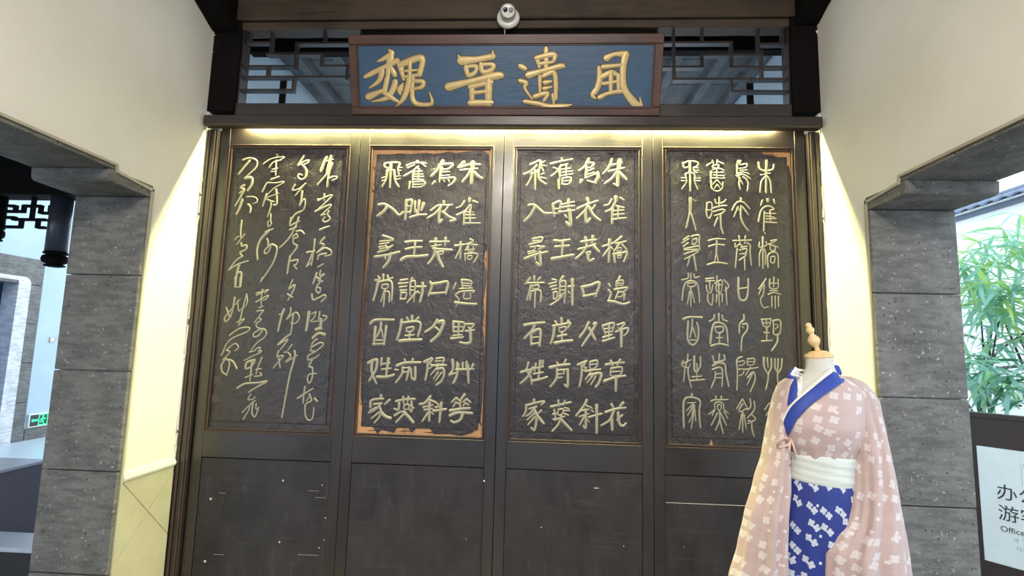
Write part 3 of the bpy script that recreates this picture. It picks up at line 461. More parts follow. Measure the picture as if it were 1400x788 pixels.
  "9:928,1906 972,1912;9:928,1893 975,1897;9:931,1870 933,1841 954,1830 966,1873;9:949,1888 949,1846;8:938,1821 937,1784 959,1761 965,1821;9:989,1923 988,1893 976,1882;8:985,1889 1014,1900 1016,1864 1005,1819;8:985,1882 985,1840 1007,1832;8:995,1873 1011,1874;9:997,1885 999,1756;9:1027,1901 1052,1869 1031,1841;9:1037,1862 1040,1765;8:1016,1822 1015,1778;8:987,1820 983,1777",
  "12:1107,1916 1105,1834 1114,1795 1142,1794 1156,1836 1160,1910;8:1109,1855 1155,1862",
  "8:1256,1914 1225,1868 1215,1855;8:1244,1890 1214,1826;7:1246,1877 1239,1827 1223,1795 1237,1753 1263,1759;8:1277,1911 1276,1863 1318,1864 1321,1912;8:1299,1922 1296,1869;7:1277,1889 1317,1890;7:1275,1847 1316,1848;7:1265,1826 1295,1838 1331,1828;7:1285,1816 1283,1757;7:1303,1817 1301,1749;7:1320,1817 1318,1760",
  "12:803,1679 834,1691 904,1691;10:851,1678 848,1632 837,1579;8:853,1632 869,1580;11:828,1667 824,1569 852,1538 880,1571 883,1633 874,1663;7:837,1564 870,1565",
  "9:972,1708 967,1685 943,1670;10:995,1713 995,1666;9:1014,1706 1018,1683 1041,1673;11:946,1548 962,1645 992,1665 1033,1641 1041,1555;9:973,1639 1017,1641 1011,1612 980,1612 973,1639;9:997,1610 995,1547;8:980,1580 1014,1582;11:951,1535 994,1548 1043,1540",
  "11:1130,1710 1130,1684 1108,1659 1104,1610;10:1123,1658 1148,1659 1145,1624 1119,1586 1112,1514;7:1119,1646 1129,1638",
  "8:1224,1687 1276,1692;9:1228,1686 1233,1657 1252,1643 1269,1657 1275,1689;7:1250,1685 1252,1647;7:1235,1668 1268,1669;9:1252,1642 1250,1571;8:1237,1615 1264,1616;9:1223,1568 1278,1574;9:1286,1681 1325,1682 1320,1612 1288,1609 1289,1648 1287,1681;6:1298,1663 1315,1653 1297,1636;11:1308,1606 1306,1566 1275,1518",
  "9:824,1486 820,1446 809,1415 799,1337;8:798,1450 792,1424 825,1414 838,1436;8:795,1434 842,1457;9:825,1415 825,1375 840,1308;13:859,1475 858,1406 870,1390;9:891,1473 891,1427 871,1390;7:872,1437 871,1346;8:845,1364 896,1369;9:835,1343 911,1352",
  "10:958,1480 963,1454;10:994,1492 991,1449;10:1019,1487 1019,1460 963,1446;11:957,1427 987,1444 1022,1436 1027,1392 1041,1319;10:956,1408 1005,1415 1005,1318;9:971,1393 968,1358 947,1309;7:976,1383 1001,1387;7:976,1363 1001,1364",
  "9:1115,1480 1088,1463 1089,1393 1084,1300;7:1093,1452 1125,1459 1123,1439 1098,1432;7:1097,1412 1123,1414 1118,1388 1097,1377;8:1144,1469 1182,1471 1174,1440 1144,1439 1144,1469;6:1149,1455 1175,1456;8:1131,1413 1158,1417 1199,1425;7:1160,1424 1132,1382;9:1141,1368 1173,1400 1182,1360 1154,1292;7:1169,1392 1140,1332",
  "12:1232,1478 1233,1427 1254,1387;9:1250,1478 1253,1426;10:1272,1473 1270,1428 1254,1392 1251,1362 1237,1307;10:1292,1474 1290,1427 1304,1398;9:1308,1474 1301,1368 1307,1326;10:1328,1475 1323,1428 1307,1399",
  "13:843,1271 843,1254;11:798,1095 800,1233 843,1254 886,1236 881,1180 886,1095;7:820,1223 863,1227;8:848,1219 813,1182;8:848,1209 819,1157;8:847,1199 842,1154 825,1120;8:851,1207 849,1154 836,1088;9:854,1216 862,1129",
  "9:946,1236 963,1244 1035,1248;9:971,1263 971,1243;9:1000,1264 999,1244;8:988,1236 963,1223 963,1193 931,1167;8:987,1236 1009,1223 1013,1195 1036,1174;7:979,1218 998,1218 995,1194 980,1194 979,1218;8:977,1174 944,1109;9:988,1184 989,1139 966,1085;8:993,1179 1024,1110;8:1012,1185 1030,1149;9:989,1139 1006,1069;8:962,1188 950,1163",
  "8:1113,1253 1081,1201;8:1113,1253 1136,1207;8:1113,1227 1095,1200 1097,1185 1132,1203;9:1112,1183 1109,1078;8:1106,1172 1091,1092;8:1119,1172 1128,1098;8:1153,1255 1155,1214 1136,1198;8:1173,1244 1174,1200 1135,1153;8:1156,1174 1178,1148 1135,1124;9:1140,1138 1156,1134 1158,1095 1168,1060",
  "6:1229,1201 1256,1237 1271,1217;6:1235,1171 1256,1202;6:1272,1223 1298,1264;6:1255,1168 1238,1107",
 ],
}
PLAQUE_GLYPHS = [
  "-879,354,11 -865,335,30 -922,305,21 -949,295,10;-872,316,33 -885,261,31 -896,189,23;-834,298,28 -906,266,23 -979,233,29 -1024,212,25;-925,239,28 -945,189,25 -1001,152,11;-873,266,16 -851,225,29 -840,218,11;-897,200,24 -916,125,34;-850,184,28 -866,139,31 -906,94,28 -991,74,8;-1009,103,34 -911,142,21;-897,111,28 -832,72,19;-804,175,10 -824,142,34 -822,116,13;-818,274,33 -800,197,20;-817,276,31 -716,312,34 -687,301,34 -708,222,33;-761,283,20 -766,200,26;-800,241,14 -717,248,14;-795,210,16 -712,221,22;-766,206,28 -783,139,32 -811,83,26 -851,46,4;-746,206,19 -751,94,25 -716,60,28 -639,65,25 -652,128,6;-737,188,20 -687,183,25 -696,156,25 -744,144,19",
  "-482,324,8 -469,301,33;-466,297,42 -373,305,32 -286,320,38;-287,352,4 -286,325,28;-440,263,24 -426,221,24 -388,235,24 -382,268,24 -440,264,21;-354,276,24 -344,238,24 -297,246,28 -283,275,26 -356,277,23;-541,157,40 -402,189,29 -251,219,42 -232,204,10;-407,155,28 -406,57,29;-417,156,23 -294,182,28;-311,180,40 -311,57,41;-403,124,20 -309,133,21;-412,68,35 -294,71,35",
  "-129,268,25 -103,255,28;13,357,25 15,259,29;-38,310,23 -23,265,23;-41,311,24 59,330,29 56,294,24;-26,280,19 51,289,19;-84,221,34 12,247,23 103,269,31 120,258,8;-19,210,22 -17,125,18;1,215,22 64,229,29 74,92,25;11,180,24 45,186,18;6,147,21 49,156,14;-44,105,25 29,124,21 7,83,23;56,112,18 64,70,18;-130,189,23 -93,177,23 -104,150,20 -60,90,13;-103,77,21 -24,65,25 34,48,33 110,50,33 163,59,12",
  "352,309,32 394,329,21 450,330,33 474,328,10;457,328,33 446,258,31 457,150,33 521,68,41 557,46,28 547,101,6;334,263,23 436,273,21;311,258,20 319,205,31 306,150,31 283,113,32 300,93,10;332,210,25 382,234,29 422,215,25;379,232,23 383,134,25;339,173,18 424,187,20;422,215,23 426,134,25;322,100,25 370,122,20 443,133,29",
]
PLW = 1.12
def reroot(r, loc):
    """put the thing's origin at its base; its parts keep their place"""
    loc = Vector(loc); r.location = loc
    for ch in COL.objects:
        if ch.parent == r: ch.location = ch.location - loc

XL, XR, YW = -2.012, 1.569, 2.9          # side wall faces and panel wall face
TH = 0.378                                # side wall thickness
YJ = 2.470                                # jamb face of both side openings
# ============================================================ the setting
MB().box(-8.5, 7.5, -9.0, -3.9, -0.12, 0.001).build('floor', M['paving_reflector'], kind='structure')  # unseen forecourt slab added, tinted blue for its reflection in the dark panels
MB().box(-8.5, 7.5, -4.5, 9.5, -0.12, 0.0).build('floor', M['floor'], kind='structure')
MB().box(-7.2, XL-TH-0.01, 3.7, 9.4, 0.0, 0.012).build('floor', M['floor_light'], kind='structure')

def side_wall(name, xf, sgn, top_z):
    """plastered side wall with a stone framed opening; xf is its inner face, sgn points away from the hall"""
    w = struct(name)
    x0, x1 = (xf, xf+sgn*TH)
    x0, x1 = min(x0, x1), max(x0, x1)
    dz = 0.0 if sgn < 0 else -0.022
    yh = 2.503; YF = 0.40
    prof = [(3.10, -0.02), (yh, -0.02), (yh, 2.262+dz), (2.272, 2.284+dz), (2.262, 2.312+dz), (YF-0.03, 2.318+dz), (YF-0.03, -0.02), (-3.8, -0.02), (-3.8, 4.9), (3.10, 4.9)]
    MB().prism(prof, 'X', x0, x1).build('plaster', M['plaster'], w)
    # jamb stones
    lip = 0.009
    sx0, sx1 = (x0-lip, x1) if sgn > 0 else (x0, x1+lip)
    zs = [0.0, 0.38, 0.853, 1.331, 1.808, 2.217+dz] if sgn < 0 else [0.0, 0.37, 0.845, 1.318, 1.795, 2.217+dz]
    for i in range(5):
        for ya, yb in ((YJ, yh-0.001), (YF-0.03+0.001, YF)):
            j = 0.0025
            MB().box(sx0, sx1, ya+(0.0015 if i % 2 else 0), yb, zs[i]+j, zs[i+1]-j, 0.004).build('stone_block', M['stone'], w)
    # corbel stones with a rounded nose
    def corbel(y0, y1, s):
        zb, zt = 2.217+dz, 2.279+dz
        yn = y0 - s*0.215           # nose
        pts = [(y1, zb)] + [(yn, zb+0.004)] + [(yn - s*0.022*math.sin(t), zb+0.026-0.022*math.cos(t)) for t in (0.5, 1.0, 1.5)] + [(yn - s*0.024, zt), (y1, zt)]
        return pts
    MB().prism(corbel(YJ, 2.50, 1), 'X', sx0, sx1).build('stone_corbel', M['stone'], w)
    MB().prism(corbel(YF, YF-0.03, -1), 'X', sx0, sx1).build('stone_corbel', M['stone'], w)
    ys = [YF-0.03, 1.12, 1.965, 2.262]
    for i in range(3):
        MB().box(sx0, sx1, ys[i]+0.0025, ys[i+1]-0.0025, 2.282+dz, 2.314+dz, 0.003).build('stone_lintel', M['stone'], w)
    # slim raised moulding round the opening, on the hall side
    mx0, mx1 = (xf-0.017, xf-0.0092) if sgn > 0 else (xf+0.0092, xf+0.017)
    m = MB(); m.box(mx0, mx1, yh-0.014, yh-0.002, 0, 2.262+dz)
    m.prism([(yh-0.002, 2.248+dz), (yh-0.002, 2.262+dz), (2.272, 2.282+dz), (2.264, 2.312+dz), (YF, 2.316+dz), (YF, 2.304+dz), (2.254, 2.300+dz), (2.262, 2.270+dz)], 'X', mx0, mx1)
    m.build('stone_moulding', M['tile'], w)
    # dado of diagonally laid slabs and its cap
    s = 0.46; c0 = (2.700, 0.604); hh = s*math.sqrt(0.5)
    for i in range(-4, 5):
        for k in range(-4, 5):
            cy, cz = c0[0]+(i+k)*hh, c0[1]+(i-k)*hh
            g = 0.0022
            poly = [(cy+hh-g, cz), (cy, cz+hh-g), (cy-hh+g, cz), (cy, cz-hh+g)]
            # joints cross at c0, so shift the grid by half a slab
            poly = [(a+hh, b) for a, b in poly]
            for ax, v, kl in ((0, 2.868, True), (0, 2.506, False), (1, 0.795, True), (1, 0.01, False)):
                poly = clip_poly(poly, ax, v, kl)
                if len(poly) < 3: break
            if len(poly) < 3: continue
            ar = abs(sum(poly[q][0]*poly[(q+1) % len(poly)][1]-poly[(q+1) % len(poly)][0]*poly[q][1] for q in range(len(poly))))/2
            if ar < 0.0008: continue
            o_ = random.uniform(0.008, 0.0095)
            a, b = (xf-o_, xf+0.001) if sgn > 0 else (xf-0.001, xf+o_)
            MB().prism(poly, 'X', a, b).build('stone_tile', M['tile'], w)
    a, b = (xf-0.02, xf+0.001) if sgn > 0 else (xf-0.001, xf+0.02)
    cp = MB(); cp.box(a, b, 2.506, 2.872, 0.806, 0.826, 0.003); cp.box((a+0.006 if sgn > 0 else a), (b if sgn > 0 else b-0.006), 2.506, 2.872, 0.797, 0.838, 0.002)
    cp.build('dado_cap', M['plaster'], w)
    # ragged plaster lip where the wall meets the timber post
    rnd = random.Random(3 if sgn < 0 else 9)
    pts = [(2.905, 0.84)]; z = 0.84
    while z < 3.36:
        pts.append((2.868+rnd.uniform(-0.007, 0.006) + 0.004*math.sin(z*9), z)); z += rnd.uniform(0.012, 0.045)
    pts.append((2.905, 3.36))
    a, b = (xf-0.010, xf+0.001) if sgn > 0 else (xf-0.001, xf+0.010)
    MB().prism(pts, 'X', a, b).build('plaster_lip', M['plaster'], w)
    return w
random.seed(5)
side_wall('wall_left', XL, -1, 4.9)
side_wall('wall_right', XR, 1, 4.9)

# timber posts in both corners
MB().box(XL+0.0005, -1.937, 2.875, 2.98, 0, 2.7515, 0.002).build('trim_1', M['wood_v'], kind='structure')
MB().box(1.497, XR-0.0005, 2.875, 2.98, 0, 2.7515, 0.002).build('trim_2', M['wood_v'], kind='structure')
for i, (a, b, c) in enumerate(((-1.992, -1.978, 2.866), (-1.962, -1.948, 2.868), (1.506, 1.520, 2.868), (1.534, 1.548, 2.866))):
    MB().box(a, b, c, 2.8755, 0, 2.745, 0.003).build('trim_%d' % (3+i), M['mould'], kind='structure')
MB().box(XL+0.0005, -1.845, 2.86, 2.98, 2.86, 3.76, 0.003).build('trim_7', M['wood_black'], kind='structure')
MB().box(1.417, XR-0.0005, 2.86, 2.98, 2.86, 3.76, 0.003).build('trim_8', M['wood_black'], kind='structure')
# beam over the panels (carries the hidden light strip), sill rail, head rail, main beam
MB().prism([(2.811, 2.760), (2.819, 2.752), (2.866, 2.752), (2.8665, 2.792), (2.99, 2.792), (2.99, 2.813), (2.814, 2.813), (2.811, 2.810)], 'Y', 0, 1) if False else None
m = MB(); m.prism([(2.811, 2.762), (2.820, 2.752), (2.867, 2.752), (2.867, 2.804), (2.99, 2.804), (2.99, 2.814), (2.815, 2.814), (2.811, 2.809)], 'X', XL+0.022, XR-0.022)
m.build('trim_9', M['wood_h'], kind='structure')
MB().box(-1.845, 1.417, 2.872, 2.96, 2.8145, 2.916, 0.003).build('trim_10', M['wood_h'], kind='structure')
MB().box(-1.845, 1.417, 2.868, 2.96, 3.386, 3.434, 0.004).build('trim_11', M['wood_beam'], kind='structure')
MB().box(XL+0.001, XR-0.001, 2.850, 3.02, 3.441, 3.80, 0.008).build('trim_12', M['wood_beam'], kind='structure')
# hidden light strip in the slot behind the beam
l = MB().box(-1.79, 1.35, 2.881, 2.892, 2.7985, 2.8038).build('light_strip', M['led'])
tag(l, 'thin warm glowing light strip tucked behind the beam above the four dark panels', 'light')

# ceiling: sloping boards and the two raking rafters against the side walls
cl = struct('ceiling')
z0, slope = 3.66, 0.36
for i in range(18):
    ya, yb = 2.86-i*0.38, 2.86-(i+1)*0.38
    za, zb = z0+(2.86-ya)*slope, z0+(2.86-yb)*slope
    if i >= 6: za, zb = z0+6*0.38*slope-(i-6)*0.12, z0+6*0.38*slope-(i-5)*0.12
    MB().prism([(ya, za), (yb+0.004, zb), (yb+0.004, zb+0.03), (ya, za+0.03)], 'X', XL-TH, XR+TH).build('roof_board', M['wood_black'], cl)
for xa, xb, s in ((XL+0.001, -1.87, 3.361), (1.44, XR-0.001, 3.385)):
    pts = [(2.8495, s)]; rnd = random.Random(int(xa*100))
    y = 2.84
    while y > 0.6:
        y -= rnd.uniform(0.02, 0.06); pts.append((y, s+(2.85-y)*0.37+rnd.uniform(-0.006, 0.006)))
    pts += [(0.55, 4.7), (2.8495, 3.9)]
    MB().prism(pts, 'X', xa, xb).build('rafter', M['wood_black'], cl)

# lattice windows left and right of the plaque
LAT_L = [(-1.828,3.317,-1.676,3.317),(-1.668,3.386,-1.668,3.233),(-1.693,3.24,-1.345,3.24),(-1.508,3.31,-1.508,3.138),(-1.515,3.31,-1.12,3.31),(-1.337,3.386,-1.337,3.311),(-1.347,3.246,-1.347,3.157),(-1.351,3.163,-1.12,3.163),(-1.832,3.162,-1.504,3.162),(-1.676,3.165,-1.676,3.096),(-1.832,3.093,-1.12,3.093),(-1.184,3.173,-1.184,3.072),(-1.510,3.093,-1.510,3.003),(-1.832,3.009,-1.504,3.009),(-1.812,3.386,-1.812,3.317)]
LAT_R = [(0.764,3.386,0.764,3.07),(0.929,3.386,0.929,3.299),(1.250,3.386,1.250,3.226),(0.67,3.304,1.102,3.304),(1.255,3.293,1.403,3.293),(1.095,3.305,1.095,3.148),(0.920,3.226,1.272,3.226),(0.926,3.232,0.926,3.146),(0.70,3.152,0.932,3.152),(1.081,3.151,1.403,3.151),(1.265,3.256,1.265,3.078),(0.758,3.077,1.403,3.077),(1.092,3.078,1.092,2.996),(1.084,3.003,1.403,3.003),(1.389,3.386,1.389,3.297)]
def lattice(name, x0, x1, bars):
    w = struct(name); t = 0.0065
    for (a, b, s0, s1) in ((x0, x0+0.012, 2.916, 3.386), (x1-0.012, x1, 2.916, 3.386)):
        MB().box(a, b, 2.880, 2.955, s0, s1, 0.002).build('window_frame', M['wood_v'], w)
    for i, (a, b, c, d) in enumerate(bars):
        if abs(a-c) > abs(b-d): q = (min(a, c), max(a, c), b-t, b+t, 2.888, 2.928)
        else: q = (a-t, a+t, min(b, d), max(b, d), 2.8895, 2.9265)
        a0, a1, b0, b1, y0, y1 = q
        MB().box(max(a0, x0+0.002), min(a1, x1-0.002), y0, y1, b0, b1, 0.0012).build('lattice_bar', M['wood_v'], w)
lattice('window_1', -1.845, -1.10, LAT_L)
lattice('window_2', 0.66, 1.417, LAT_R)

MB().box(-1.099, 0.659, 2.895, 2.95, 2.9165, 3.3855, 0.002).build('trim_15', M['wood_black'], kind='structure')  # black backing added so the gap above the plaque reads as shadow
# covered walk behind the lattice: boards on rafters, white walls, a cross beam
bk = struct('wall_back')
MB().box(-2.389, 1.946, 3.02, 3.10, 0.0, 2.80).build('plaster', M['plaster_w'], bk)
MB().box(-2.30, -2.16, 3.11, 6.0, 0.0, 3.799).build('plaster', M['court'], bk)  # white walls, dimmed here by the shade-tinted colour
MB().box(1.72, 1.86, 3.11, 6.0, 0.0, 3.799).build('plaster', M['court'], bk)
cb = struct('ceiling')
for i in range(9):
    MB().box(-2.3, 1.9, 3.12+i*0.20, 3.315+i*0.20, 3.80+0.002*(i % 2), 3.825).build('roof_board', M['wood_grey'], cb)
for i, x in enumerate((-1.95, -1.62, -1.24, -0.86, -0.48, -0.10, 0.28, 0.66, 1.02, 1.36, 1.66)):
    MB().box(x-0.035, x+0.035, 3.10, 4.92, 3.71, 3.797, 0.004).build('rafter', M['wood_grey'], cb)
MB().box(-2.3, 1.9, 3.46, 3.54, 3.60, 3.708, 0.006).build('cross_beam', M['wood_black'], cb)
for x in (-1.79, 1.36):
    MB().lathe([(0.022, 2.6), (0.022, 3.30)], (x, 3.30, 0), 12).build('post', M['wood_black'], cb, True)

# ============================================================ four inscribed panels
LB = [
 'dark wooden panel carved with flowing cursive script, leftmost of the four inscribed panels',
 'dark wooden panel in clerical script, its torn lacquer edges baring orange wood',
 'dark wooden panel of bold brush script, between the torn-edged panel and the seal-script panel',
 'dark wooden panel in thin seal script, rightmost, partly behind the robed mannequin']
# outline of the peeled lacquer sheet for the second board, in fractions of the board (x, z)
TORN = [(0.165,0.0),(0.20,0.012),(0.30,0.004),(0.325,0.026),(0.40,0.030),(0.44,0.006),(0.50,0.030),(0.58,0.026),(0.62,0.004),(0.74,0.006),(0.84,0.002),(0.93,0.014),(0.985,0.055),(0.993,0.12),(0.997,0.26),(0.990,0.34),(0.975,0.37),(0.988,0.41),(0.978,0.46),(0.990,0.50),(0.997,0.56),(0.968,0.60),(0.974,0.625),(0.996,0.65),(0.998,0.80),(0.996,0.92),(0.985,0.985),(0.93,0.998),(0.80,0.994),(0.70,0.987),(0.62,0.990),(0.52,0.984),(0.44,0.988),(0.33,0.983),(0.22,0.985),(0.14,0.980),(0.075,0.980),(0.040,0.965),(0.026,0.90),(0.024,0.78),(0.012,0.76),(0.010,0.62),(0.006,0.55),(0.003,0.46),(0.004,0.34),(0.006,0.22),(0.014,0.12),(0.040,0.075),(0.10,0.035)]
TORN4 = [(0.0,0.0),(0.31,0.0),(0.33,0.020),(0.345,0.0),(1.0,0.0),(1.0,0.90),(0.992,0.925),(0.985,0.95),(0.950,0.952),(0.935,0.965),(0.90,0.980),(0.86,0.986),(0.80,0.988),(0.76,1.0),(0.0,1.0)]

def catmull(P, n=5):
    if len(P) < 3:
        return [tuple(P[0][k]+(P[-1][k]-P[0][k])*i/3 for k in range(len(P[0]))) for i in range(4)] if len(P) == 2 else P
    Q = [P[0]] + list(P) + [P[-1]]; out = []
    for i in range(1, len(Q)-2):
        for s in range(n):
            t = s/n
            out.append(tuple(0.5*((2*Q[i][k]) + (-Q[i-1][k]+Q[i+1][k])*t + (2*Q[i-1][k]-5*Q[i][k]+4*Q[i+1][k]-Q[i+2][k])*t*t + (-Q[i-1][k]+3*Q[i][k]-3*Q[i+1][k]+Q[i+2][k])*t**3) for k in range(len(P[0]))))
    out.append(tuple(P[-1])); return out
def stroke_mesh(strokes, yb, h, mat, name, parent, xf=None, lift=0.00012):
    """brush strokes as rounded ribbons lying on a board; strokes: lists of (x, z, width)"""
    V, F = [], []
    for si, P in enumerate(strokes):
        C = catmull(P); C = [(c[0], c[1], c[2]*(1.08-0.26*i_/max(1, len(C)-1))) for i_, c in enumerate(C)]; w0, w1 = C[0][2], C[-1][2]
        # round the ends
        def ext(a, b, w):
            dx, dz = a[0]-b[0], a[1]-b[1]; L = math.hypot(dx, dz) or 1e-6
            return [(a[0]+dx/L*w*e, a[1]+dz/L*w*e, w*f) for e, f in ((0.25, 0.80), (0.42, 0.40))]
        if len(C) > 1:
            C = list(reversed(ext(C[0], C[1], w0))) + C + ext(C[-1], C[-2], w1)
        n = len(V); o = si*lift
        for i, c in enumerate(C):
            a, b = C[max(0, i-1)], C[min(len(C)-1, i+1)]
            dx, dz = b[0]-a[0], b[1]-a[1]; L = math.hypot(dx, dz) or 1e-6; nx, nz = -dz/L, dx/L; w = c[2]/2
            for e, hh in ((-1, 0), (-0.78, 0.85), (0, 1.0), (0.78, 0.85), (1, 0)):
                V.append((c[0]+nx*w*e, yb - (h*hh + o if hh else -0.0004), c[1]+nz*w*e))
            if i:
                for k in range(4): F.append((n+(i-1)*5+k, n+(i-1)*5+k+1, n+i*5+k+1, n+i*5+k))
    if xf: V = [tuple(xf @ Vector(v)) for v in V]
    me = bpy.data.meshes.new(name); me.from_pydata(V, [], F)
    bm = bmesh.new(); bm.from_mesh(me); bmesh.ops.recalc_face_normals(bm, faces=bm.faces)
    bm.to_mesh(me); bm.free()
    for p in me.polygons: p.use_smooth = True
    return newobj(name, me, parent, mat)
def parse(s):
    out = []
    for st in s.split(';'):
        w, r = st.split(':'); w = float(w)/1000
        out.append([(float(q.split(',')[0])/1000, float(q.split(',')[1])/1000, w) for q in r.split()])
    return out

X0, LW = -1.9322, 0.8562
for k in range(4):
    a = X0 + k*LW + 0.0012; b = X0 + (k+1)*LW - 0.0012
    r = root('inscribed_screen', LB[k], 'screen', group=None)
    oa, ob = a+0.0545, b-0.0545; oz0, oz1 = 0.982, 2.669
    st = 0.0575
    wv, wh = M['wood_v'], M['wood_h']
    if k == 0: wv = wv
    MB().box(a, a+st, 2.900, 2.945, 0.02, 2.8025, 0.002).build('stile', wv, r)
    MB().box(b-st, b, 2.900, 2.945, 0.02, 2.8025, 0.002).build('stile', wv, r)
    MB().box(a+st, b-st, 2.9008, 2.944, oz1-0.003, 2.8025, 0.001).build('top_rail', wh, r)
    MB().box(a+st, b-st, 2.9008, 2.944, 0.843, oz0+0.003, 0.002).build('lock_rail', wh, r)
    MB().box(a+st, b-st, 2.9008, 2.944, 0.02, 0.14, 0.002).build('bottom_rail', wh, r)
    # stepped moulding round the upper board
    steps = [(0.000, 0.0065, 2.8975), (0.0065, 0.0145, 2.9030), (0.0145, 0.0215, 2.8990)]
    m = MB()
    for s0, s1, yf in steps:
        m.box(oa+s0, oa+s1, yf, 2.93, oz0+s0, oz1-s0, 0.0012); m.box(ob-s1, ob-s0, yf, 2.93, oz0+s0, oz1-s0, 0.0012)
        m.box(oa+s1, ob-s1, yf+0.0002, 2.93, oz0+s0, oz0+s1, 0.0012); m.box(oa+s1, ob-s1, yf+0.0002, 2.93, oz1-s1, oz1-s0, 0.0012)
    m.build('moulding', M['mould'], r)
    ia, ib, iz0, iz1 = oa+0.0215, ob-0.0215, oz0+0.0215, oz1-0.0215
    # board: bare wood below, dark lacquer sheet over it, raised writing field
    bd = MB().box(ia-0.004, ib+0.004, 2.9155, 2.935, iz0-0.004, iz1+0.004).build('inscription_board', M['wood_bare'] if k in (1, 3) else M['board'], r)
    W_, H_ = ib-ia, iz1-iz0
    if k == 1: out = [(ia+u*W_, iz0+v*H_) for u, v in TORN]
    elif k == 3: out = [(ia+u*W_, iz0+v*H_) for u, v in TORN4]
    else: out = [(ia, iz0), (ib, iz0), (ib, iz1), (ia, iz1)]
    MB().prism(out, 'Y', 2.9105, 2.9156).build('lacquer_sheet', M['board'], bd)
    fi = 0.0225
    fld = MB().box(ia+fi, ib-fi, 2.9060, 2.9106, iz0+0.036, iz1-0.032, 0.0028).build('writing_field', M['board'], bd)
    for s in GLYPHS[k+1]:
        stroke_mesh([[(x_, z_, w_*(1.0, 1.22, 1.22, 1.0)[k]) for x_, z_, w_ in S_] for S_ in parse(s)], 2.9060, 0.0022, M['gold'], 'character', bd)
    if k == 0:
        for zc in (1.272, 1.168):
            MB().box(-1.842+(1.272-zc)*-0.05, -1.802, 2.9052, 2.9062, zc-0.019, zc+0.019, 0.0005).build('seal_mark', M['seal'], bd)
    if k == 3:
        MB().box(1.262, 1.280, 2.9052, 2.9062, 2.565, 2.605, 0.0005).build('seal_mark', M['seal'], bd)
    # folds of lacquered cloth along the margins
    if k in (1, 2, 3):
        rn = random.Random(40+k); m = MB()
        for q in range(26):
            side = rn.choice('lrtbrl')
            if side in 'lr':
                x = (ia+0.004) if side == 'l' else (ib-0.020); z = rn.uniform(iz0+0.05, iz1-0.05)
                m.tube([(x, 2.9106, z), (x+0.008, 2.9085, z-rn.uniform(0.005, 0.02)), (x+0.016, 2.9106, z-rn.uniform(0.02, 0.04))], [0.0006, 0.0022, 0.0006], 5)
            else:
                z = (iz0+0.014) if side == 'b' else (iz1-0.016); x = rn.uniform(ia+0.05, ib-0.08)
                m.tube([(x, 2.9106, z), (x+0.03, 2.9085, z+rn.uniform(-0.006, 0.006)), (x+0.07, 2.9106, z+rn.uniform(-0.006, 0.006))], [0.0006, 0.0022, 0.0006], 5)
        m.build('cloth_fold', M['board'], bd, True)
    # lower panel, set back behind a narrow shadow gap
    MB().box(oa+0.004, ob-0.004, 2.9065, 2.94, 0.145, 0.838, 0.0015).build('lower_panel', M['lower'], r)
    if k == 3:
        MB().box(oa+0.006, ob-0.006, 2.9055, 2.9066, 0.6965, 0.6995, 0.0004).build('paint_crack', M['nail'], r)
    marks = {0: [(-1.801,0.617,7),(-1.397,0.731,5.5),(-1.174,0.715,3.5),(-1.802,0.287,7.5),(-1.392,0.405,5.5),(-1.169,0.385,4),(-1.144,0.543,4),(-1.142,0.427,3)],
             1: [(-0.276,0.773,5),(-0.365,0.464,2.5)], 2: [(0.325,0.758,4),(0.039,0.543,3.5),(0.477,0.466,3)], 3: [(0.790,0.475,2.5)]}[k]
    for mx, mz, mr in marks:
        q = mr/1000; yb = 2.9066 if abs(mx+0.276) > 0.001 else 2.9001
        MB().lathe([(q, 0), (q*0.9, 0.0012), (q*0.45, 0.0022)], (mx, yb, mz), 10, (0.1, -1, 0.15)).build('filler_spot', M['nail'], r, True)
    if k == 2:
        MB().box(0.318, 0.345, 2.9058, 2.9066, 0.756, 0.760).build('filler_spot', M['nail'], r)
    if k == 0:
        m = MB()
        for x0_, x1_, zz_ in ((-1.755,-1.715,0.650),(-1.25,-1.19,0.682),(-1.21,-1.15,0.648),(-1.76,-1.70,0.325),(-1.28,-1.17,0.345),(-1.24,-1.15,0.215)):
            m.box(x0_, x1_, 2.9060, 2.9066, zz_, zz_+0.0011)
        m.build('scratch', M['nail'], r)
    reroot(r, ((a+b)/2, 2.92, 0.02))
# the threshold the panels stand on
MB().box(XL+0.01, XR-0.01, 2.86, 2.97, 0.0, 0.0195, 0.003).build('trim_13', M['wood_h'], kind='structure')

# ============================================================ plaque
pr = root('name_plaque', 'blue board with four big gold characters in a brown frame, leaning above the panels', 'plaque')
TA = math.radians(17.5)
pm = Matrix.Translation((0, 2.832, 2.8235)) @ Matrix.Rotation(TA, 4, 'X')      # local z runs up the leaning board
px0, px1, ph = -1.111, 0.662, 0.436
def onp(mb):
    mb.v = [tuple(pm @ Vector(v)) for v in mb.v]; return mb
fw = 0.047
for q in ((px0, px1, 0.0, fw), (px0, px1, ph-fw-0.006, ph)):
    onp(MB().box(q[0], q[1], -0.004, 0.030, q[2], q[3], 0.004)).build('frame_rail', M['wood_red'], pr)
for q in ((px0, px0+fw), (px1-fw, px1)):
    onp(MB().box(q[0], q[1], -0.0045, 0.0295, fw+0.0003, ph-fw-0.0063, 0.004)).build('frame_stile', M['wood_redv'], pr)
m = MB()
ia, ib, za, zb = px0+fw, px1-fw, fw, ph-fw-0.006
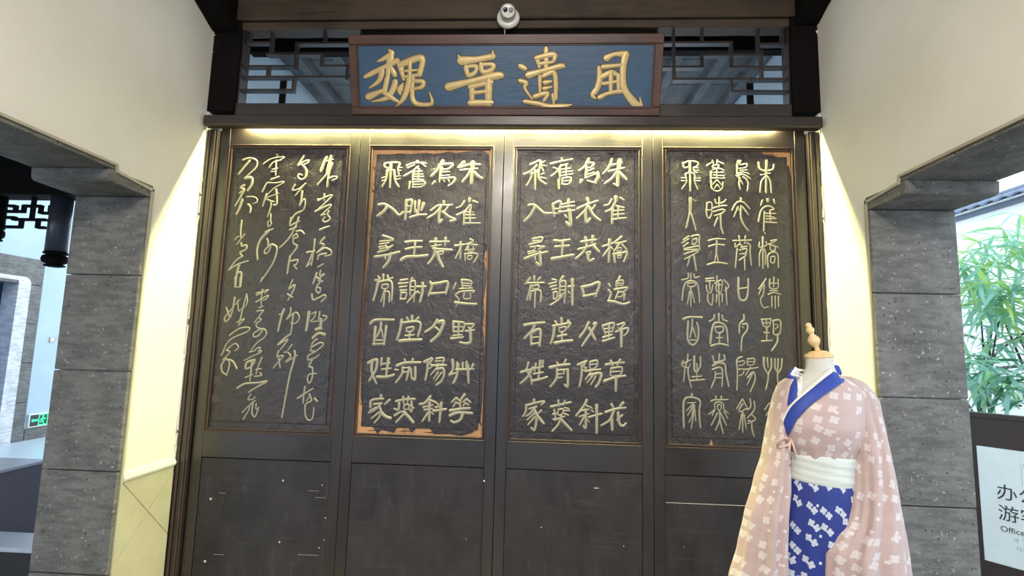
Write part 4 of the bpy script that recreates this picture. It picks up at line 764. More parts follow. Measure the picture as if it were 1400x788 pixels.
for d, yf in ((0.000, -0.010), (0.007, -0.002)):
    d1 = d+0.0065
    m.box(ia-0.008+d, ia-0.008+d1, yf, 0.02, za-0.008+d, zb+0.008-d, 0.001); m.box(ib+0.008-d1, ib+0.008-d, yf, 0.02, za-0.008+d, zb+0.008-d, 0.001)
    m.box(ia-0.008+d1, ib+0.008-d1, yf, 0.02, za-0.008+d, za-0.008+d1, 0.001); m.box(ia-0.008+d1, ib+0.008-d1, yf, 0.02, zb+0.008-d1, zb+0.008-d, 0.001)
onp(m).build('frame_moulding', M['wood_red'], pr)
pb = onp(MB().box(ia-0.001, ib+0.001, 0.004, 0.024, za-0.001, zb+0.001)).build('blue_board', M['blueboard'], pr)
for s in PLAQUE_GLYPHS:
    ss = [[tuple(float(v)/1000 for v in q.split(',')) for q in st.split()] for st in s.split(';')]
    stroke_mesh([[(a_, b_, c_*PLW+0.011) for a_, b_, c_ in S_] for S_ in ss], 0.004, 0.0008, M['edge'], 'character_edge', pb, pm, 0.0)
    stroke_mesh([[(a_, b_, c_*PLW) for a_, b_, c_ in S_] for S_ in ss], 0.0035, 0.0026, M['goldleaf'], 'character', pb, pm, 0.00025)
reroot(pr, (-0.22, 2.832, 2.8235))

# ============================================================ security camera on the main beam
sc = root('security_camera', 'small white two-eyed security camera on the dark beam above the blue plaque', 'camera')
MB().lathe([(0.066, 0), (0.068, 0.006), (0.067, 0.014), (0.060, 0.022), (0.050, 0.026)], (-0.213, 2.852, 3.432), 32, (0, -1, 0)).build('base', M['white_plastic'], sc, True)
ax = Vector((0.08, -0.80, -0.35)).normalized(); cc = Vector((-0.213, 2.803, 3.440))
MB().lathe([(0.047*math.sin(t), -0.047*math.cos(t)) for t in [0.15+i*0.16 for i in range(14)]] + [(0.040, 0.031), (0.034, 0.035), (0.030, 0.0355)], cc, 32, ax).build('ball', M['white_plastic'], sc, True)
e1 = Vector((0, 0, 1)).cross(ax).normalized() * -1; e2 = ax.cross(e1).normalized()
if e2.z < 0: e2 = -e2
for s_, mt in ((-1, 'black_glass'), (1, 'grey_lens')):
    c_ = cc + ax*0.0345 + (e1*s_*0.0165 if e1.x > 0 else -e1*s_*0.0165) + e2*0.006
    MB().lathe([(0.0138, 0), (0.0138, 0.003), (0.012, 0.0042), (0.004, 0.0046)], c_, 20, ax).build('lens', M[mt], sc, True)
MB().lathe([(0.0022, 0), (0.0015, 0.0015)], cc+ax*0.0355-e2*0.018, 10, ax).build('indicator', M['black_glass'], sc)
MB().tube([(-0.232, 2.846, 3.378), (-0.233, 2.862, 3.350), (-0.235, 2.864, 3.30)], 0.0024, 6).build('cable', M['white_plastic'], sc, True)
reroot(sc, (-0.213, 2.852, 3.432))

# unseen lamp added behind the viewer to go with the fill light
lp = root('added_fill_lamp', 'added round paper lamp behind the viewer, out of view, for the warm fill light', 'lamp')
MB().lathe([(0.05, 3.72), (0.20, 3.76), (0.24, 3.86), (0.20, 3.96), (0.05, 4.0)], (-0.1, -0.6, 0), 24).build('fill_lamp_shade', M['fill_lamp_glow'], lp, True)
MB().tube([(-0.1, -0.6, 3.99), (-0.1, -0.6, 4.36)], 0.006, 6).build('cord', M['wood_black'], lp)
reroot(lp, (-0.1, -0.6, 4.36))

# ============================================================ robed mannequin
MX, MY = 1.154, 2.20
mq = root('mannequin', 'headless mannequin in a pale pink and blue blossom-print robe, standing by the right wall', 'mannequin')
def loft(rings, seg=48, close_top=True, close_bot=False):
    """rings: list of dict(c=(x,y,z), a, b, fold=function(theta)->factor)"""
    V, F, UV = [], [], []
    n = len(rings)
    for i, R_ in enumerate(rings):
        cx, cy, cz = R_['c']; f = R_.get('fold'); p = R_.get('p', 2.0); up = R_.get('tilt', 0.0)
        for k in range(seg):
            th = 2*PI*k/seg; c, s = math.cos(th), math.sin(th)
            g = (abs(c)**p + abs(s)**p)**(-1/p) * (f(th) if f else 1.0)
            x, y = R_['a']*c*g, R_['b']*s*g
            V.append((cx+x, cy+y, cz+up*x))
    for i in range(n-1):
        for k in range(seg):
            F.append((i*seg+k, i*seg+(k+1) % seg, (i+1)*seg+(k+1) % seg, (i+1)*seg+k))
    if close_top: F.append(tuple(range(seg)))
    if close_bot: F.append(tuple((n-1)*seg+k for k in reversed(range(seg))))
    per = 2*PI*sum(max(r_['a'], r_['b']) for r_ in rings)/n * 0.9
    return V, F, (seg, n, per)
def loft_obj(name, rings, mat, parent, seg=48, close_top=True, close_bot=False, u0=0.0, thick=0.0, sub=0):
    V, F, (sg, n, per) = loft(rings, seg, close_top, close_bot)
    me = bpy.data.meshes.new(name); me.from_pydata(V, [], F)
    uv = me.uv_layers.new(name='UVMap')
    for p in me.polygons:
        ks = [vi % sg for vi in p.vertices]; wrap = max(ks)-min(ks) > sg/2
        p.use_smooth = True
        for li in p.loop_indices:
            vi = me.loops[li].vertex_index; k = vi % sg
            if wrap and k == 0 and len(p.vertices) == 4: k = sg
            uv.data[li].uv = (u0 + per*k/sg, V[vi][2])
    bm = bmesh.new(); bm.from_mesh(me); bmesh.ops.recalc_face_normals(bm, faces=bm.faces); bm.to_mesh(me); bm.free()
    o = newobj(name, me, parent, mat)
    if thick:
        md = o.modifiers.new('cloth', 'SOLIDIFY'); md.thickness = thick; md.offset = -1
    if sub:
        md = o.modifiers.new('soft', 'SUBSURF'); md.levels = sub; md.render_levels = sub
    return o
def rs(tab, z, i):
    """interpolate a table of rows (z, ...) smoothly"""
    if z >= tab[0][0]: return tab[0][i]
    for a_, b_ in zip(tab, tab[1:]):
        if z >= b_[0]:
            t = (a_[0]-z)/(a_[0]-b_[0]); t = t*t*(3-2*t)*0.4+t*0.6; return a_[i]+(b_[i]-a_[i])*t
    return tab[-1][i]
def grid(z0, z1, st):
    n = max(2, int(round(abs(z1-z0)/st))); return [z0+(z1-z0)*i/n for i in range(n+1)]
# stand
s_ = MB(); s_.lathe([(0.17, 0), (0.17, 0.012), (0.15, 0.020), (0.02, 0.026)], (0, 0, 0), 32); s_.lathe([(0.014, 0.02), (0.014, 1.0)], (0, 0.01, 0), 12)
s_.build('stand', M['black_glass'], mq, True)
# neck and its turned wooden cap
NK = [(1.492,0.052,0.052,0.000,0.0),(1.475,0.050,0.050,0.000,0.0),(1.45,0.052,0.052,0.002,0.0),(1.425,0.062,0.058,0.004,0.002),(1.405,0.085,0.066,0.005,0.004),(1.385,0.125,0.076,0.006,0.006),(1.34,0.150,0.082,0.004,-0.002),(1.26,0.150,0.092,0.0,-0.010)]
loft_obj('neck', [dict(c=(rs(NK,z,3), rs(NK,z,4), z), a=rs(NK,z,1), b=rs(NK,z,2)) for z in grid(1.492, 1.26, 0.01)], M['neck'], mq, 32)
cap = MB(); cap.lathe([(0.050, 0.0), (0.054, 0.004), (0.054, 0.012), (0.048, 0.018), (0.038, 0.021), (0.034, 0.026), (0.016, 0.030)], (0, 0, 1.489), 28, (-0.10, -0.04, 1))
cap.build('neck_cap', M['wood_pale'], mq, True)
fn = MB(); fn.lathe([(0.012, 0.0), (0.009, 0.014), (0.011, 0.022), (0.020, 0.034), (0.024, 0.046), (0.021, 0.056), (0.015, 0.064), (0.010, 0.070), (0.009, 0.076), (0.014, 0.084), (0.0165, 0.092), (0.013, 0.100), (0.010, 0.104), (0.012, 0.110), (0.010, 0.118), (0.004, 0.122)], (-0.004, 0, 1.516), 22, (-0.34, -0.05, 1))
fn.build('finial', M['wood_pale'], mq, True)
# bodice
def cr(amp, n, ph=0.0): return lambda th: 1 + amp*math.sin(n*th+ph) + amp*0.5*math.sin((2*n+1)*th+ph*2.3)
#       z      a      b      cx      cy
BD = [(1.425,0.066,0.062,0.004,0.002),(1.408,0.098,0.070,0.008,0.004),(1.392,0.140,0.080,0.012,0.004),(1.372,0.162,0.090,0.012,0.000),(1.34,0.172,0.100,0.008,-0.006),
      (1.28,0.172,0.112,-0.008,-0.016),(1.22,0.166,0.120,-0.018,-0.022),(1.16,0.148,0.116,-0.020,-0.018),(1.115,0.128,0.108,-0.018,-0.012),(1.085,0.124,0.102,-0.020,-0.010),(1.05,0.122,0.100,-0.021,-0.010)]
def bfold(z):
    k = max(0.0, min(1.0, (1.20-z)/0.10)); return lambda th: 1 + k*0.020*math.sin(13*th+z*9) + 0.012*math.sin(3*th+z*25) + k*0.012*math.sin(23*th)
bod = loft_obj('bodice', [dict(c=(rs(BD,z,3), rs(BD,z,4), z), a=rs(BD,z,1), b=rs(BD,z,2), fold=bfold(z)) for z in grid(1.425, 1.05, 0.0125)], M['pink'], mq, 72, True)
# open the bodice at the throat
bm = bmesh.new(); bm.from_mesh(bod.data)
VO = [(-0.112, 1.50), (-0.128, 1.345), (-0.050, 1.400), (0.040, 1.462), (0.05, 1.50)]
def inside(x, z):
    c = False
    for i in range(len(VO)):
        (x1, z1), (x2, z2) = VO[i], VO[i-1]
        if (z1 > z) != (z2 > z) and x < (x2-x1)*(z-z1)/(z2-z1)+x1: c = not c
    return c
dl = [f for f in bm.faces if len(f.verts) > 4 or (f.calc_center_median().y < 0.0 and inside(f.calc_center_median().x + (-0.10-f.calc_center_median().y)*0.3158, f.calc_center_median().z))]
bmesh.ops.delete(bm, geom=dl, context='FACES'); bm.to_mesh(bod.data); bm.free()
# sash
SS = [(1.113,0.127,0.106,-0.018,-0.012),(1.10,0.131,0.110,-0.018,-0.012),(1.06,0.130,0.109,-0.021,-0.010),(1.015,0.134,0.112,-0.023,-0.010),(1.005,0.130,0.108,-0.023,-0.010)]
loft_obj('sash', [dict(c=(rs(SS,z,3), rs(SS,z,4), z), a=rs(SS,z,1), b=rs(SS,z,2), tilt=-0.075, fold=(lambda th, z=z: 1+0.010*math.sin(z*230+2*th)+0.006*math.sin(z*410-3*th))) for z in grid(1.113, 1.005, 0.006)], M['whitecloth'], mq, 64, True)
# pleated skirt
SK = [(1.03,0.126,0.104,-0.022,-0.010),(0.98,0.136,0.112,-0.025,-0.010),(0.85,0.158,0.128,-0.028,-0.006),(0.65,0.185,0.150,-0.026,0.0),(0.40,0.215,0.180,-0.02,0.0),(0.05,0.250,0.215,-0.01,0.0)]
def pfold(z):
    k = min(1.0, (1.03-z)/0.25)
    return lambda th: 1 + (0.012+0.030*k)*(abs(((th*15/(2*PI)+0.15*math.sin(z*2)) % 1)-0.5)*2-0.5) + 0.01*k*math.sin(5*th+z*4)
loft_obj('skirt', [dict(c=(rs(SK,z,3), rs(SK,z,4), z), a=rs(SK,z,1), b=rs(SK,z,2), fold=pfold(z)) for z in grid(1.03, 0.05, 0.035)], M['blueprint'], mq, 150, True)
# wide hanging sleeves                 outer   inner   cy      b
SL = [(1.402,-0.128,-0.092,0.010,0.030),(1.388,-0.150,-0.090,0.010,0.046),(1.36,-0.166,-0.092,0.008,0.058),(1.318,-0.182,-0.104,0.006,0.064),(1.25,-0.198,-0.130,0.004,0.066),(1.188,-0.212,-0.152,0.0,0.068),(1.104,-0.236,-0.156,-0.020,0.072),
      (0.985,-0.281,-0.162,-0.036,0.078),(0.876,-0.319,-0.178,-0.045,0.084),(0.757,-0.347,-0.188,-0.048,0.090),(0.632,-0.380,-0.192,-0.05,0.096),(0.45,-0.402,-0.200,-0.05,0.100)]
SRT = [(1.418,0.050,0.118,0.004,0.036),(1.400,0.050,0.158,0.002,0.054),(1.37,0.060,0.190,-0.004,0.066),(1.318,0.078,0.218,-0.012,0.072),(1.20,0.104,0.236,-0.030,0.076),(1.113,0.106,0.248,-0.044,0.080),(1.028,0.101,0.260,-0.060,0.082),
       (0.94,0.086,0.270,-0.080,0.084),(0.886,0.070,0.275,-0.095,0.086),(0.82,0.030,0.282,-0.110,0.086),(0.77,0.004,0.288,-0.118,0.088),(0.641,-0.010,0.299,-0.125,0.092),(0.45,-0.015,0.31,-0.12,0.095)]
def sfold(z, ph, n=7):
    k = max(0.0, min(1.0, (1.36-z)/0.5))
    return lambda th: 1 + k*(0.105*math.sin(n*th+ph+0.5*z) + 0.055*math.sin((2*n-3)*th+ph*2-1.2*z) + 0.03*math.sin(19*th+ph*3+2*z)) + 0.02*math.sin(2*th+z*14+ph)
for nm, TB, ph, u0 in (('sleeve', SL, 0.4, 2.0), ('sleeve', SRT, 2.1, 5.0)):
    R_ = []
    for z in grid(TB[0][0], 0.45, 0.018):
        o_, i_ = rs(TB, z, 1), rs(TB, z, 2)
        if ph > 1: o_, i_ = [(MX+q)*(1+rs(TB, z, 3)/MY)-MX for q in (o_, i_)]
        R_.append(dict(c=((o_+i_)/2, rs(TB, z, 3), z), a=abs(o_-i_)/2, b=rs(TB, z, 4), fold=sfold(z, ph), p=2.3))
    loft_obj(nm, R_, M['pink'], mq, 80, True, True, u0)
# collars laid over the bodice
bpy.context.view_layer.update()
dg = bpy.context.evaluated_depsgraph_get()
trees = [BVHTree.FromObject(o, dg) for o in (bod, [c for c in COL.objects if c.name.startswith('neck') and c.parent == mq and 'cap' not in c.name][0])]
def onbody(x, z, off, d=Vector((0.30, 0.95, 0)).normalized()):
    p = Vector((x, -0.10, z)) - d*0.35; best = None
    for t in trees:
        h = t.ray_cast(p, d)
        if h[0] is not None and (best is None or h[3] < best[1]): best = (h[0], h[3], h[1])
    if best is None:
        # beside the neck: wrap round towards the back
        return Vector((x*0.97, 0.0, z)) - d*off
    return best[0] - d*off
def ribbon(name, A, B, mat, off, nseg=16, across=4, thick=0.0035):
    """cloth band between edge polylines A and B given as (x, z)"""
    def samp(P, t):
        L = [0]
        for p, q in zip(P, P[1:]): L.append(L[-1]+math.hypot(q[0]-p[0], q[1]-p[1]))
        s = t*L[-1]
        for i in range(len(P)-1):
            if s <= L[i+1]+1e-9:
                f = (s-L[i])/((L[i+1]-L[i]) or 1); return (P[i][0]+(P[i+1][0]-P[i][0])*f, P[i][1]+(P[i+1][1]-P[i][1])*f)
        return P[-1]
    V, F = [], []
    A = [c[:2] for c in catmull([a+(0,) for a in A])]; B = [c[:2] for c in catmull([b+(0,) for b in B])]
    for i in range(nseg+1):
        a, b = samp(A, i/nseg), samp(B, i/nseg)
        for j in range(across+1):
            f = j/across; q = onbody(a[0]+(b[0]-a[0])*f, a[1]+(b[1]-a[1])*f, off+0.002*math.sin(PI*f)); V.append(tuple(q))
    for i in range(nseg):
        for j in range(across):
            n = i*(across+1)+j; F.append((n, n+1, n+across+2, n+across+1))
    me = bpy.data.meshes.new(name); me.from_pydata(V, [], F)
    for p in me.polygons: p.use_smooth = True
    o = newobj(name, me, mq, mat); md = o.modifiers.new('cloth', 'SOLIDIFY'); md.thickness = thick; md.offset = 0
    md = o.modifiers.new('soft', 'SUBSURF'); md.levels = 1; md.render_levels = 2
    return o
CO = [(0.092,1.425),(0.066,1.412),(-0.023,1.360),(-0.100,1.304),(-0.152,1.242),(-0.178,1.178)]
CI = [(0.078,1.462),(0.045,1.457),(-0.034,1.405),(-0.112,1.344),(-0.165,1.292),(-0.193,1.232)]
CW = [(0.064,1.474),(0.024,1.466),(-0.050,1.407),(-0.122,1.346),(-0.172,1.292),(-0.196,1.236)]
ribbon('inner_collar', [(-0.100,1.452),(-0.124,1.418),(-0.137,1.335)], [(-0.086,1.440),(-0.106,1.400),(-0.116,1.345)], M['inner'], 0.006)
ribbon('collar_band', [(-0.118,1.440),(-0.132,1.418),(-0.158,1.37),(-0.176,1.295)], [(-0.098,1.450),(-0.122,1.417),(-0.131,1.364),(-0.140,1.325)], M['bluecloth'], 0.005)
ribbon('inner_collar', CW, CI, M['inner'], 0.010)
ribbon('collar_band', CO, CI, M['bluecloth'], 0.013, 20)
# thin waist ribbon tied below the crossing
tr = MB()
P0 = onbody(-0.168, 1.172, 0.012)
for pts in (((0,0,0), (-0.035,-0.012,0.008), (-0.058,-0.010,-0.014), (-0.050,-0.004,-0.034), (-0.012,-0.006,-0.022), (0,0,-0.004)),
            ((0,0,0), (-0.012,-0.012,-0.035), (-0.006,-0.014,-0.070), (-0.012,-0.014,-0.100)), ((0,0,0), (0.006,-0.010,-0.03), (0.010,-0.014,-0.055))):
    tr.tube([P0+Vector(p) for p in pts], 0.0035, 6)
tr.build('ribbon_tie', M['peach'], mq, True)
mq.location = (MX, MY, 0)

# ============================================================ right: sign stand
def text_part(name, body, size, mat, parent, loc, rot, align='LEFT', sx=1.0):
    cu = bpy.data.curves.new(name, 'FONT'); cu.body = body; cu.size = size; cu.extrude = 0.0006; cu.align_x = align
    to = bpy.data.objects.new('tmp', cu); COL.objects.link(to); bpy.context.view_layer.update()
    me = bpy.data.meshes.new_from_object(to.evaluated_get(bpy.context.evaluated_depsgraph_get())); bpy.data.objects.remove(to)
    me.materials.clear(); o = newobj(name, me, parent, mat); o.location = loc; o.rotation_euler = rot; o.scale = (sx, 1, 1)
    return o
SG = root('sign_board', 'dark framed standing sign with a pale face and black lettering beside the right stone doorway', 'sign', (2.43, 3.14, 0), math.radians(90-35-90-22+22))
# local x runs along the board towards the viewer's right, local -y faces the hall
SA = math.radians(-55.0)
SG.rotation_euler = (0, 0, SA)
MB().box(-0.12, 1.10, 0.0, 0.05, 0.02, 1.205, 0.004).build('back_panel', M['sign_frame'], SG)
fr = MB(); fr.box(-0.12, 1.10, -0.012, 0.0, 1.178, 1.205, 0.002); fr.box(-0.12, -0.095, -0.012, 0.0, 0.02, 1.178, 0.002); fr.box(1.075, 1.10, -0.012, 0.0, 0.02, 1.178, 0.002)
fr.build('frame', M['sign_frame'], SG)
SF = MB().box(0.055, 1.0, -0.006, 0.0, 0.415, 1.022, 0.001).build('sign_face', M['sign_face'], SG)
for q in (-0.05, 1.03): MB().box(q-0.03, q+0.03, -0.12, 0.17, 0.0, 0.021, 0.003).build('foot', M['sign_frame'], SG)
SGT = [('办公室', 0.088, 0.124, 0.762, 'ink'), ('游客中心', 0.088, 0.124, 0.654, 'ink'), ('Office / Tourist Center', 0.040, 0.130, 0.590, 'ink'), ('オフィス', 0.030, 0.178, 0.548, 'grey_ink'), ('사무실', 0.030, 0.185, 0.508, 'grey_ink')]
for b_, sz, x_, z_, mt in SGT:
    text_part('lettering', b_, sz, M[mt], SF, (x_, -0.0066, z_), (PI/2, 0, 0))
em = MB(); em.prism([(0.240,0.955),(0.250,0.955),(0.300,0.912),(0.350,0.955),(0.360,0.955),(0.300,0.900)], 'Y', -0.0072, -0.006)
em.build('emblem', M['red_ink'], SF)
m = MB()
for q in (0.232, 0.366): m.box(q, q+0.002, -0.0068, -0.006, 0.845, 0.955)
m.box(0.240, 0.360, -0.0068, -0.006, 0.838, 0.840); m.build('emblem_outline', M['grey_ink'], SF)

# ============================================================ right: garden
gw = struct('wall_garden')
MB().box(5.5, 5.75, 2.0, 9.3, 0, 3.30).build('plaster', M['plaster_w'], gw)
for i in range(40):
    y = 2.1+i*0.18
    c = MB(); c.prism([(0, 0), (0.075, 0.0), (0.08, 0.03), (0.06, 0.058), (0.02, 0.058), (0.0, 0.03)], 'Z', -0.25, 0.25)
    for side in (-1, 1):
        n_ = 7; mbb = MB(); pts = [(0.085*math.cos(t), 0.045*math.sin(t)) for t in [PI*k_/n_ for k_ in range(n_+1)]]
        inn = [(0.065*math.cos(t), 0.028*math.sin(t)) for t in [PI*k_/n_ for k_ in reversed(range(n_+1))]]
        poly = pts+inn
        mbb.prism(poly, 'X', -0.17, 0.17)
        rot = Matrix.Translation((5.625+side*0.15, y, 3.405)) @ Matrix.Rotation(side*0.42, 4, 'Y')
        mbb.v = [tuple(rot @ Vector(v)) for v in mbb.v]
        mbb.build('roof_tile', M['roof_tile'], gw)
MB().box(5.44, 5.81, 2.0, 9.3, 3.30, 3.355, 0.01).build('coping_course', M['roof_tile'], gw)
MB().prism([(5.36, 3.355), (5.89, 3.355), (5.65, 3.48), (5.60, 3.48)], 'Y', 2.0, 9.3).build('coping_bed', M['plaster_w'], gw)
MB().tube([(5.625, 2.0, 3.505), (5.625, 9.3, 3.505)], 0.045, 10).build('ridge', M['roof_tile'], gw, True)

def leaf_mesh(name, L, w, droop):
    V, F = [], []; n = 6
    for i in range(n+1):
        t = i/n; ww = w*math.sin(PI*min(1, t*0.93+0.05))**0.8*(1-t*0.25); x = L*t; z = -droop*L*t*t
        V += [(x, -ww, z+0.15*ww), (x, 0, z-0.1*ww), (x, ww, z+0.15*ww)]
        if i:
            b = (i-1)*3; F += [(b, b+1, b+4, b+3), (b+1, b+2, b+5, b+4)]
    me = bpy.data.meshes.new(name); me.from_pydata(V, [], F)
    for p in me.polygons: p.use_smooth = True
    return me
def leaf_mat(name, col):
    t = NT(name); n = t.noise(t.coord('Object'), 9, 2); c = t.mix(n, tuple(x*0.8 for x in col), tuple(min(1, x*1.2) for x in col))
    m_ = t.done(c, 0.4, None); t.b.inputs['Transmission Weight'].default_value = 0.0
    tr_ = t.n('BsdfTranslucent'); t.l(c, tr_.inputs['Color']); mx = t.n('MixShader'); mx.inputs[0].default_value = 0.35
    out = t.t.nodes['Material Output']; t.l(t.b.outputs[0], mx.inputs[1]); t.l(tr_.outputs[0], mx.inputs[2]); t.l(mx.outputs[0], out.inputs[0])
    return m_
LM = [leaf_mat('fresh_leaf', (0.36, 0.62, 0.32)), leaf_mat('blue_green_leaf', (0.32, 0.58, 0.46)), leaf_mat('yellow_green_leaf', (0.46, 0.68, 0.20)), leaf_mat('dark_leaf', (0.09, 0.24, 0.12))]
LMESH = []
for i, (L_, w_, d_) in enumerate(((0.17, 0.013, 0.35), (0.21, 0.015, 0.55), (0.14, 0.011, 0.15), (0.19, 0.013, 0.8))):
    for j in (0, 1, 2, 3):
        me = leaf_mesh('leaf', L_, w_, d_); me.materials.append(LM[j]); LMESH.append(me)
def plant(name, label, base, stems, whorls, nleaf, seed, mats, scale=1.0, r0=0.014):
    rn = random.Random(seed); p = root(name, label, 'plant', base)
    base = Vector(base); cnt = 0
    tips = []
    for st in stems:
        pts = [Vector(q)-base for q in st]
        C = [Vector(c) for c in catmull([tuple(q) for q in pts], 4)]
        MB().tube(C, [r0*(1-0.65*i/len(C)) for i in range(len(C))], 7).build('branch', M['bark'], p, True)
    for w in whorls:
        c = Vector(w[:3])-base; rad = w[3]; num = w[4]
        for q in range(num):
            o0 = c + Vector((rn.gauss(0, rad), rn.gauss(0, rad), rn.gauss(0, rad*0.7)))
            a0 = rn.uniform(0, 2*PI)
            for k_ in range(nleaf):
                a = a0+2*PI*k_/nleaf+rn.uniform(-0.3, 0.3)
                me = LMESH[rn.choice((0, 1, 2, 3))*4+rn.choice(mats)]
                o = bpy.data.objects.new('leaf', me); COL.objects.link(o); o.parent = p
                o.location = o0; o.rotation_euler = (rn.uniform(-0.5, 0.5), rn.uniform(-0.75, 0.55), a)
                s = scale*rn.uniform(0.75, 1.25); o.scale = (s, s*rn.uniform(0.8, 1.2), s); cnt += 1
    return cnt
n1 = plant('leafy_shrub', 'tall bright green shrub with long narrow leaves filling the upper part of the right opening', (4.6, 4.9, 0),
      [[(4.6,4.9,0),(4.5,4.9,0.9),(4.4,4.75,1.7),(4.3,4.6,2.3),(4.25,4.6,2.7)], [(4.45,4.85,1.2),(4.2,4.5,1.75),(4.0,4.2,2.3)], [(4.5,4.9,1.0),(4.5,5.2,1.8),(4.3,5.2,2.5)]],
      [(3.95,4.55,2.45,0.20,11),(3.9,4.15,2.35,0.16,9),(4.3,4.6,2.15,0.18,8),(4.2,5.1,2.55,0.2,8),(4.3,5.0,2.1,0.2,6)], 7, 3, (0, 1, 1, 2, 0), 1.4)
n2 = plant('leafy_shrub', 'low shrub with drooping blue-green leaves just above the sign board', (3.9, 4.3, 0),
      [[(3.9,4.3,0),(3.85,4.3,0.6),(3.75,4.2,1.0),(3.7,4.2,1.3)], [(3.85,4.3,0.5),(3.6,4.4,0.9),(3.5,4.5,1.2)]],
      [(3.55,4.45,1.40,0.13,9),(3.6,4.15,1.32,0.13,10),(3.75,4.7,1.5,0.15,8),(3.5,3.95,1.25,0.1,6)], 7, 8, (1, 1, 0, 3), 1.25)
n3 = plant('bare_tree', 'thin dark branching tree against the white garden wall', (5.0, 6.2, 0),
      [[(5.0,6.2,0),(5.0,6.2,0.8),(4.9,6.0,1.3),(4.7,5.6,1.55),(4.55,5.1,1.75),(4.5,4.7,1.95)],
       [(5.0,6.2,0.9),(4.9,6.3,1.5),(4.75,6.3,1.9),(4.7,6.4,2.4)], [(4.9,6.0,1.3),(4.75,5.7,1.4),(4.6,5.2,1.45),(4.4,4.7,1.5)], [(4.8,5.8,1.45),(4.6,5.5,1.8),(4.4,5.0,2.0)],
       [(4.75,5.7,1.5),(4.7,5.7,1.25),(4.5,5.3,1.1),(4.3,4.9,1.1)], [(4.9,6.3,1.5),(4.6,6.1,1.7),(4.4,5.6,1.75),(4.2,5.2,1.7)], [(4.6,5.2,1.75),(4.5,5.0,1.6),(4.4,4.6,1.65)]],
      [(4.6,6.3,2.2,0.25,5),(4.5,5.2,1.9,0.2,3)], 6, 12, (0, 2), 0.9, 0.022)
n4 = plant('leafy_shrub', 'bushy blue-green shrub in the middle of the right opening, in front of the bare tree', (3.95, 4.75, 0),
      [[(3.95,4.75,0),(3.95,4.8,0.8),(3.9,4.7,1.4),(3.85,4.5,1.9)], [(3.95,4.8,0.8),(4.1,5.0,1.5),(4.1,5.0,2.0)]],
      [(3.75,4.45,2.05,0.14,11),(3.9,4.8,2.25,0.16,10),(3.8,4.15,2.0,0.14,7),(4.1,5.0,1.95,0.15,8),(4.0,4.6,1.75,0.12,5)], 7, 21, (0, 1, 1, 2), 1.35)
print('leaves', n1, n2, n3, n4)

# ============================================================ left: side court seen through the opening
ww = struct('wall_court')
MB().prism([(-0.5, 0), (5.35, 0), (5.35, 2.574), (7.095, 2.574), (7.10, 0), (9.4, 0), (9.4, 4.2), (-0.5, 4.2)], 'X', -7.6, -7.2).build('plaster', M['court'], ww)
# stone frame, pieces proud of the plaster
for za, zb in ((0.0, 0.55), (0.55, 1.10), (1.10, 1.65), (1.65, 2.20)):
    MB().box(-7.45, -7.185, 6.915, 7.098, za+0.003, zb-0.003, 0.005).build('stone_block', M['stone'], ww)
MB().box(-7.45, -7.185, 6.30, 7.098, 2.205, 2.572, 0.006).build('stone_lintel', M['stone'], ww)
MB().box(-7.45, -7.185, 5.36, 6.294, 2.205, 2.572, 0.006).build('stone_lintel', M['stone'], ww)
MB().box(-7.45, -7.185, 5.36, 5.54, 0.0, 2.20, 0.006).build('stone_block', M['stone'], ww)
# pale inner lining with a rounded shoulder
m = MB(); arc = [(6.912-0.10+0.10*math.sin(t), 2.30-0.10+0.10*math.cos(t)) for t in (0, 0.4, 0.8, 1.2, PI/2)]
arci = [(6.74-0.03+0.03*math.sin(t), 2.245-0.03+0.03*math.cos(t)) for t in (PI/2, 1.0, 0.5, 0)]
m.prism([(5.545, 2.30)]+arc+[(6.912, 0.0), (6.72, 0.0)]+arci+[(5.545, 2.245)], 'X', -7.40, -7.175)
m.build('stone_lining', M['stone_pale'], ww)
dr = struct('door_1'); MB().box(-7.58, -7.50, 5.4, 6.95, 0.0, 2.56).build('door_leaf', M['blue_door'], dr)
MB().box(-7.20, -7.186, 7.11, 9.3, 0.0, 0.175, 0.003).build('baseboard_court', M['stone'], kind='structure')
sw = root('light_switch', 'small cream switch plate on the shaded white wall left of the stone jamb', 'switch')
MB().box(-7.20, -7.188, 7.31, 7.395, 1.39, 1.475, 0.003).build('plate', M['tile'], sw); MB().box(-7.188, -7.184, 7.335, 7.37, 1.41, 1.455, 0.001).build('rocker', M['white_plastic'], sw)
MB().box(-7.20, -7.190, 7.395, 7.60, 1.452, 1.462).build('conduit', M['tile'], sw)
reroot(sw, (-7.2, 7.35, 1.43))
ex = root('exit_sign', 'green lit running-man exit sign low on the pale wall at far left', 'sign')
MB().box(-7.20, -7.165, 7.13, 7.56, 0.185, 0.375, 0.004).build('housing', M['white_plastic'], ex)
MB().box(-7.1655, -7.163, 7.145, 7.545, 0.20, 0.36).build('face', M['dark_void'], ex)
g = MB(); X_ = (-7.1632, -7.161)
for (ya, yb, za, zb) in ((7.27, 7.278, 0.205, 0.355), (7.40, 7.408, 0.205, 0.355), (7.27, 7.408, 0.347, 0.355), (7.27, 7.408, 0.205, 0.213)): g.box(X_[0], X_[1], ya, yb, za, zb)
g.lathe([(0.013, 0), (0.013, 0.002)], (-7.1632, 7.335, 0.325), 10, (1, 0, 0))
for pl in ([(7.335, 0.305), (7.325, 0.265)], [(7.325, 0.265), (7.350, 0.245), (7.345, 0.222)], [(7.325, 0.265), (7.305, 0.245), (7.290, 0.250)], [(7.333, 0.30), (7.360, 0.285), (7.372, 0.295)], [(7.333, 0.30), (7.310, 0.292), (7.300, 0.275)]):
    g.tube([(-7.162, a_, b_) for a_, b_ in pl], 0.007, 5)
